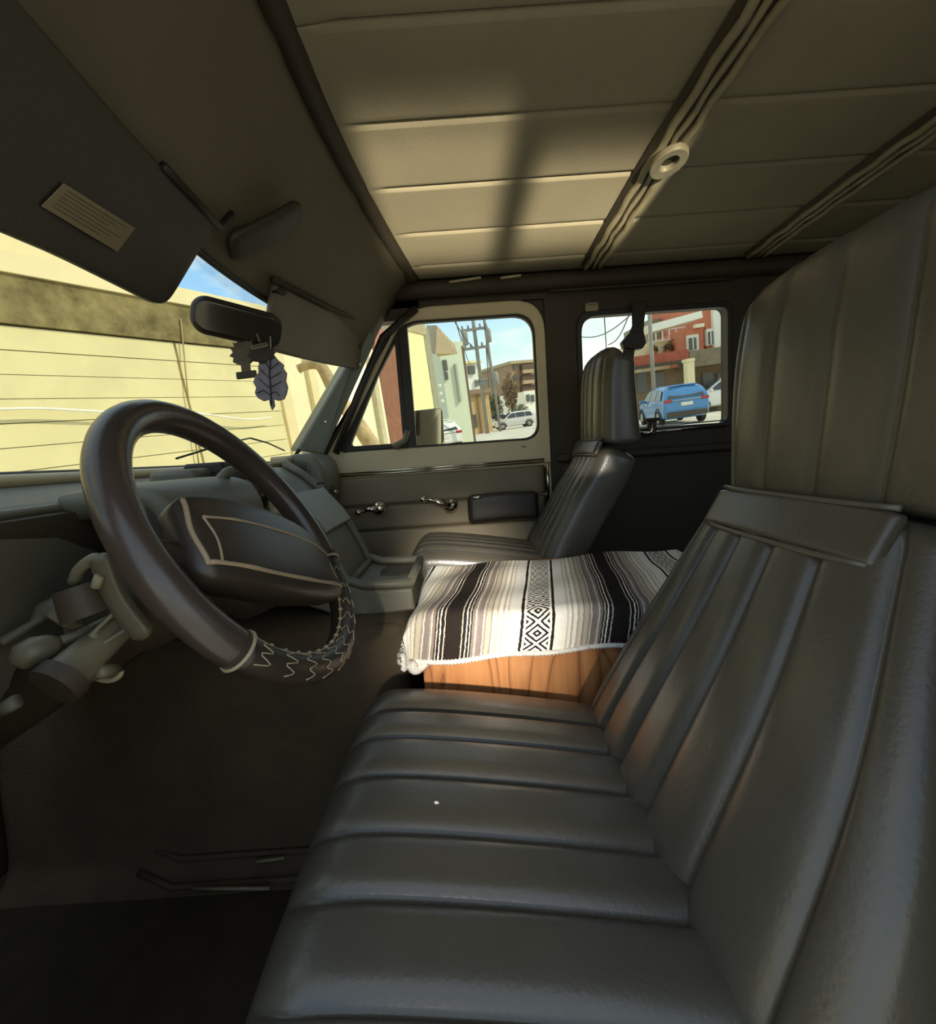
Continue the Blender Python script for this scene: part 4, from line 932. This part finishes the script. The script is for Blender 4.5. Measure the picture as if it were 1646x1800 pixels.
lines = [((800, 560, 24), (826, 640, 45), 'slanting power line left of the utility pole'), ((800, 566, 30), (836, 612, 45), 'short power line meeting the lower crossarm'), ((855, 612, 45), (862, 720, 60), 'power line dropping behind the utility pole'), ((850, 560, 40), (866, 690, 62), 'faint power line right of the utility pole'),
         ((1020, 592, 22), (1115, 548, 16), 'power line rising across the rear side window'), ((1062, 548, 25), (1066, 612, 30), 'steep power line in the rear side window'), ((1070, 606, 24), (1108, 548, 20), 'slanted power line beside the seat belt')]
for a, b, lab in lines:
    p, q = so(a[0], a[1], X=a[2]), so(b[0], b[1], X=b[2]); r1 = .022*min(a[2], b[2])/25*1.4
    tag(outdoor(tube('power_line', [p.lerp(q, i/12)-V((0, 0, .3*math.sin(i/12*3.14))) for i in range(13)], r1, wm, n=5)), lab, 'power line', 'power lines')
# ------------------------------------------------------------------ behind the rear side window
turn = 0
rb = bld('terracotta_building', 'terracotta upper storey with white-framed windows in the rear side window', 30, (1245, 580))
ter = mat('terracotta', (204, 122, 88), .85, var=.08); obp('wall', (1237, 470, 1380, None), 30, 8, ter, rb); obp('lower_wing', (1201, 576, 1237, None), 30, 6, ter, rb)
obp('pilaster', (1254, 480, 1270, 608), 29.7, .4, wht, rb)
for x0, y0, x1, y1 in ((1209, 589, 1229, 616), (1243, 578, 1258, 606)):
    f_ = obp('window', (x0, y0, x1, y1), 29.8, .3, wht, rb); obp('pane', (x0+4, y0+5, x1-4, y1-2), 29.7, .3, wdk, f_); obp('mullion', ((x0+x1)/2-.8, y0+5, (x0+x1)/2+.8, y1-2), 29.65, .3, wht, f_)
obp('sign_board', (1223, 569, 1239, 575), 29.7, .3, crm, rb)
obp('coping', (1235, 462, 1382, 470), 29.6, 8.6, wht, rb)
outdoor(rb)
cb = bld('cream_terrace', 'cream terraced building with potted plants left of the terracotta building', 32, (1165, 600))
obp('wall', (1098, 602, 1200, None), 32, 6, mat('terrace_cream', (240, 220, 170), .85, var=.06), cb)
obp('upper_floor', (1140, 560, 1198, 604), 36, 5, mat('terrace_tan', (150, 138, 108), .85), cb)  # upper floor in a darker tan than the cream wall
P_ = [so(x, y, X=27.5) for x, y in ((1138, 572), (1234, 546), (1236, 558), (1145, 584))]
MB().prism(P_, (1.8, 0, 0)).build('white_roof', wht, cb)
for yy in (578, 596): obp('rail', (1140, yy, 1206, yy+2.2), 31.8, .12, wht, cb)
for xx in range(6): obp('rail_post', (1141+12*xx, 578, 1142.5+12*xx, 598), 31.85, .1, wht, cb)
for x0, y0 in ((1112, 636), (1130, 632)): w_ = obp('window', (x0, y0, x0+7, y0+14), 31.85, .3, wdk, cb)
outdoor(cb)
pm_ = mat('terrace_plant', (112, 84, 52), .85, var=.35)
for i, (x, y, lab) in enumerate(((1150, 618, 'small bushy plant on the terrace by the street pole'), (1176, 615, 'pointed plant in the middle of the terrace'), (1193, 604, 'largest plant on the terrace, beside the terracotta wall'))):
    c = so(x, y, X=31.5); t = thing('terrace_plant', lab, 'plant', c, 'terrace plants'); r_ = random.Random(i); mb = MB(); s0 = .28+.1*i
    for k in range(140):
        d = V((r_.gauss(0, 1), r_.gauss(0, 1), r_.gauss(0, 1))).normalized()*r_.random()**.5*s0; a = V((r_.gauss(0, 1), r_.gauss(0, 1), r_.gauss(0, 1))).normalized()*.09; b = a.orthogonal()*.5; p = c+d+V((0, 0, .1)); mb.add([p-a, p+b, p+a, p-b], [(0, 1, 2, 3)])
    mb.build('leaves', pm_, t); MB().lathe(c+V((0, 0, -.35)), (0, 0, 1), [(.14, 0), (.2, .3), (.22, .34)], 12).build('pot', ter, t, smooth=True); outdoor(t)
aw = bld('shop_arcade', 'dark shopfront under a red and grey awning behind the blue car', 27, (1190, 650), 'shop')
obp('shopfront', (1085, 640, 1380, None), 28, 2, mat('shop_dark', (128, 104, 76), .8, var=.25, vs=1.2), aw)
obp('awning', (1095, 622, 1212, 640), 26.6, 1.5, mat('awning_red', (160, 84, 62), .85, var=.15, vs=3), aw); obp('awning', (1212, 606, 1380, 634), 26.6, 1.5, mat('awning_grey', (124, 110, 88), .85, var=.2, vs=3), aw)
obp('awning_edge', (1085, 640, 1212, 645), 26.5, .3, mat('awning_edge', (74, 64, 48), .8), aw)
for x0 in (1120, 1150, 1236, 1262): obp('window', (x0, 655, x0+18, 690), 27.9, .2, wdk, aw)
outdoor(aw)
turn = 0
cp = bld('gate_post', 'square cream gate post behind the blue car roof', 24, (1214, 650), 'post'); obp('shaft', (1208, 634, 1221, None), 24, .4, crm2, cp); obp('cap', (1207, 630, 1222, 635), 23.95, .5, crm2, cp); outdoor(cp)
sp_ = bld('street_pole', 'slim brown street pole left of the blue car', 25, (1143, 660), 'pole'); b0 = so(1146, 620, X=25)
MB().tube([(25, b0.y, GZ), (25, b0.y, 7)], [.11, .09], 10).build('shaft', polem, sp_, smooth=True); MB().lathe((25, b0.y, GZ), (0, 0, 1), [(.2, 0), (.2, .1), (.13, .2)], 12).build('base', polem, sp_, smooth=True); outdoor(sp_)
# ------------------------------------------------------------------ cars
tyre = mat('tyre', (38, 36, 32), .8); rimm = mat('alloy', (170, 168, 158), .35, metal=.7); cg = mat('car_glass', (58, 60, 56), .12, spec=.8); redl = mat('tail_light', (170, 50, 40), .3); clad = mat('car_cladding', (74, 66, 54), .7); platem = mat('plate', (226, 220, 200), .6)
def car(name, label, X, px, head, paint, scale=1):
    c = so(*px, X=X); t = bpy.data.objects.new(name, None); COL.objects.link(t); t['label'] = label; t['category'] = 'car'; t['group'] = 'parked cars'
    st = [(-2.22, .50, .62, .62, .74), (-2.2, .36, .95, .98, .84), (-2.1, .30, 1.0, 1.18, .90), (-1.95, .26, 1.02, 1.42, .92), (-1.75, .25, 1.02, 1.56, .93), (-1.2, .25, 1.02, 1.63, .93), (-.4, .25, 1.01, 1.66, .93), (.25, .25, 1.0, 1.62, .93), (.7, .25, .99, 1.38, .93), (1.12, .25, .97, 1.06, .93), (1.5, .26, .93, .99, .92), (1.95, .30, .84, .90, .88), (2.15, .36, .72, .78, .80), (2.22, .46, .60, .62, .68)]
    st2 = []
    for i in range(len(st)-1):
        for k in range(3): st2.append(tuple(a+(b-a)*k/3 for a, b in zip(st[i], st[i+1])))
    st2.append(st[-1]); mb = MB(); n = 14
    def sec(s):
        x, zl, zb, zt, w = s; f = max(0, min(1, (zt-zb-.05)/.5)); wt = w*(1-.24*f)
        half = [(0, zl), (w*.8, zl), (w*.96, zl+.08), (w, (zl+zb)/2), (w*.98, zb), (wt, zt-.05*f-.01), (wt*.8, zt), (0, zt+.015)]
        return [(x, y, z) for y, z in half]+[(x, -y, z) for y, z in half[-2:0:-1]]
    vs_ = []; 
    for s in st2: vs_ += sec(s)
    fs = [(j*n+i, j*n+(i+1) % n, (j+1)*n+(i+1) % n, (j+1)*n+i) for j in range(len(st2)-1) for i in range(n)]+[tuple(range(n)), tuple((len(st2)-1)*n+i for i in range(n))]
    mb.add(vs_, fs).build('body', paint, t, smooth=True, sharp=.9)
    sy = lambda z, s: s*(.93*(.985-.22*max(0, (z-1.02))/.6)+.012)
    for s in (-1, 1):
        for P in ([(-1.8, 1.07), (-1.05, 1.07), (-1.05, 1.52), (-1.6, 1.48)], [(-.98, 1.07), (-.1, 1.07), (-.1, 1.54), (-.98, 1.53)], [(-.03, 1.07), (.98, 1.07), (.5, 1.42), (.25, 1.52), (-.03, 1.53)]):
            MB().prism([(x, sy(z, s), z) for x, z in P], (0, .012*s, 0)).build('window', cg, t)
        MB().box((.9, s*1.02, 1.08), (.12, .2, .14)).build('wing_mirror', paint, t, bevel=.03)
        for x in (-1.35, 1.38):
            w_ = MB().lathe((x, s*.72, .34), (0, s, 0), [(.22, 0), (.32, .0), (.34, .03), (.34, .19), (.31, .22), (.22, .22)], 24).build('wheel', tyre, t, smooth=True, sharp=.6)
            MB().lathe((x, s*.93, .34), (0, s, 0), [(.21, 0), (.21, .012), (.06, .02)], 10).build('rim', rimm, w_)
            MB().tube([(x+.4*math.cos(a), s*.925, .34+.4*math.sin(a)) for a in [i/12*3.14159 for i in range(13)]], .035, 6).build('wheel_arch', clad, t, smooth=True)
        MB().box((-2.14, s*.72, 1.0), (.16, .30, .12)).build('tail_lamp', redl, t, bevel=.02)
        MB().box((2.1, s*.66, .74), (.14, .3, .12)).build('head_lamp', rimm, t, bevel=.02)
    hx = lambda z: interp([.98, 1.18, 1.42, 1.56], [-2.2, -2.1, -1.95, -1.75], z)-.012
    MB().prism([(hx(1.1), -.72, 1.1), (hx(1.1), .72, 1.1), (hx(1.48), .60, 1.48), (hx(1.48), -.60, 1.48)], (-.012, 0, 0)).build('rear_window', cg, t)
    MB().prism([(1.09, -.75, 1.10), (1.09, .75, 1.10), (.40, .62, 1.58), (.40, -.62, 1.58)], (.02, 0, .02)).build('windscreen', cg, t)
    MB().box((-2.2, 0, .45), (.12, 1.6, .22)).build('rear_bumper', clad, t, bevel=.04); MB().box((2.18, 0, .42), (.12, 1.4, .2)).build('front_bumper', clad, t, bevel=.04)
    MB().box((-2.225, 0, .84), (.02, .46, .14)).build('number_plate', platem, t, bevel=.004); MB().box((-2.215, 0, 1.0), (.03, 1.1, .035)).build('chrome_bar', rimm, t, bevel=.006)
    MB().box((-1.74, 0, 1.60), (.16, 1.1, .03)).build('spoiler', paint, t, bevel=.015)
    t.matrix_world = OUT @ Matrix.Translation((c.x, c.y, GZ)) @ Matrix.Rotation(head, 4, 'Z') @ Matrix.Scale(scale, 4); return t
blue = mat('blue_paint', (64, 126, 176), .25, var=.04, coat=.5); whitep = mat('white_paint', (232, 230, 220), .25, var=.02, coat=.5)
car('parked_suv', 'blue car seen from behind through the rear side window', 21.0, (1180, 742), math.radians(-8), blue, .98)
car('parked_suv', 'white car seen from the side far down the street, in the passenger window', 46, (905, 752), math.radians(96), whitep, .95)
car('parked_suv', 'white car tail poking out behind the yellow gable wall', 21.5, (744, 766), math.radians(30), whitep, .95)
car('parked_suv', 'white car at the far right edge of the rear side window', 26, (1277, 718), math.radians(75), whitep, 1.05)
car('parked_suv', 'small white car far behind, left of the side-on white car', 57, (866, 744), math.radians(80), whitep, 1.0)
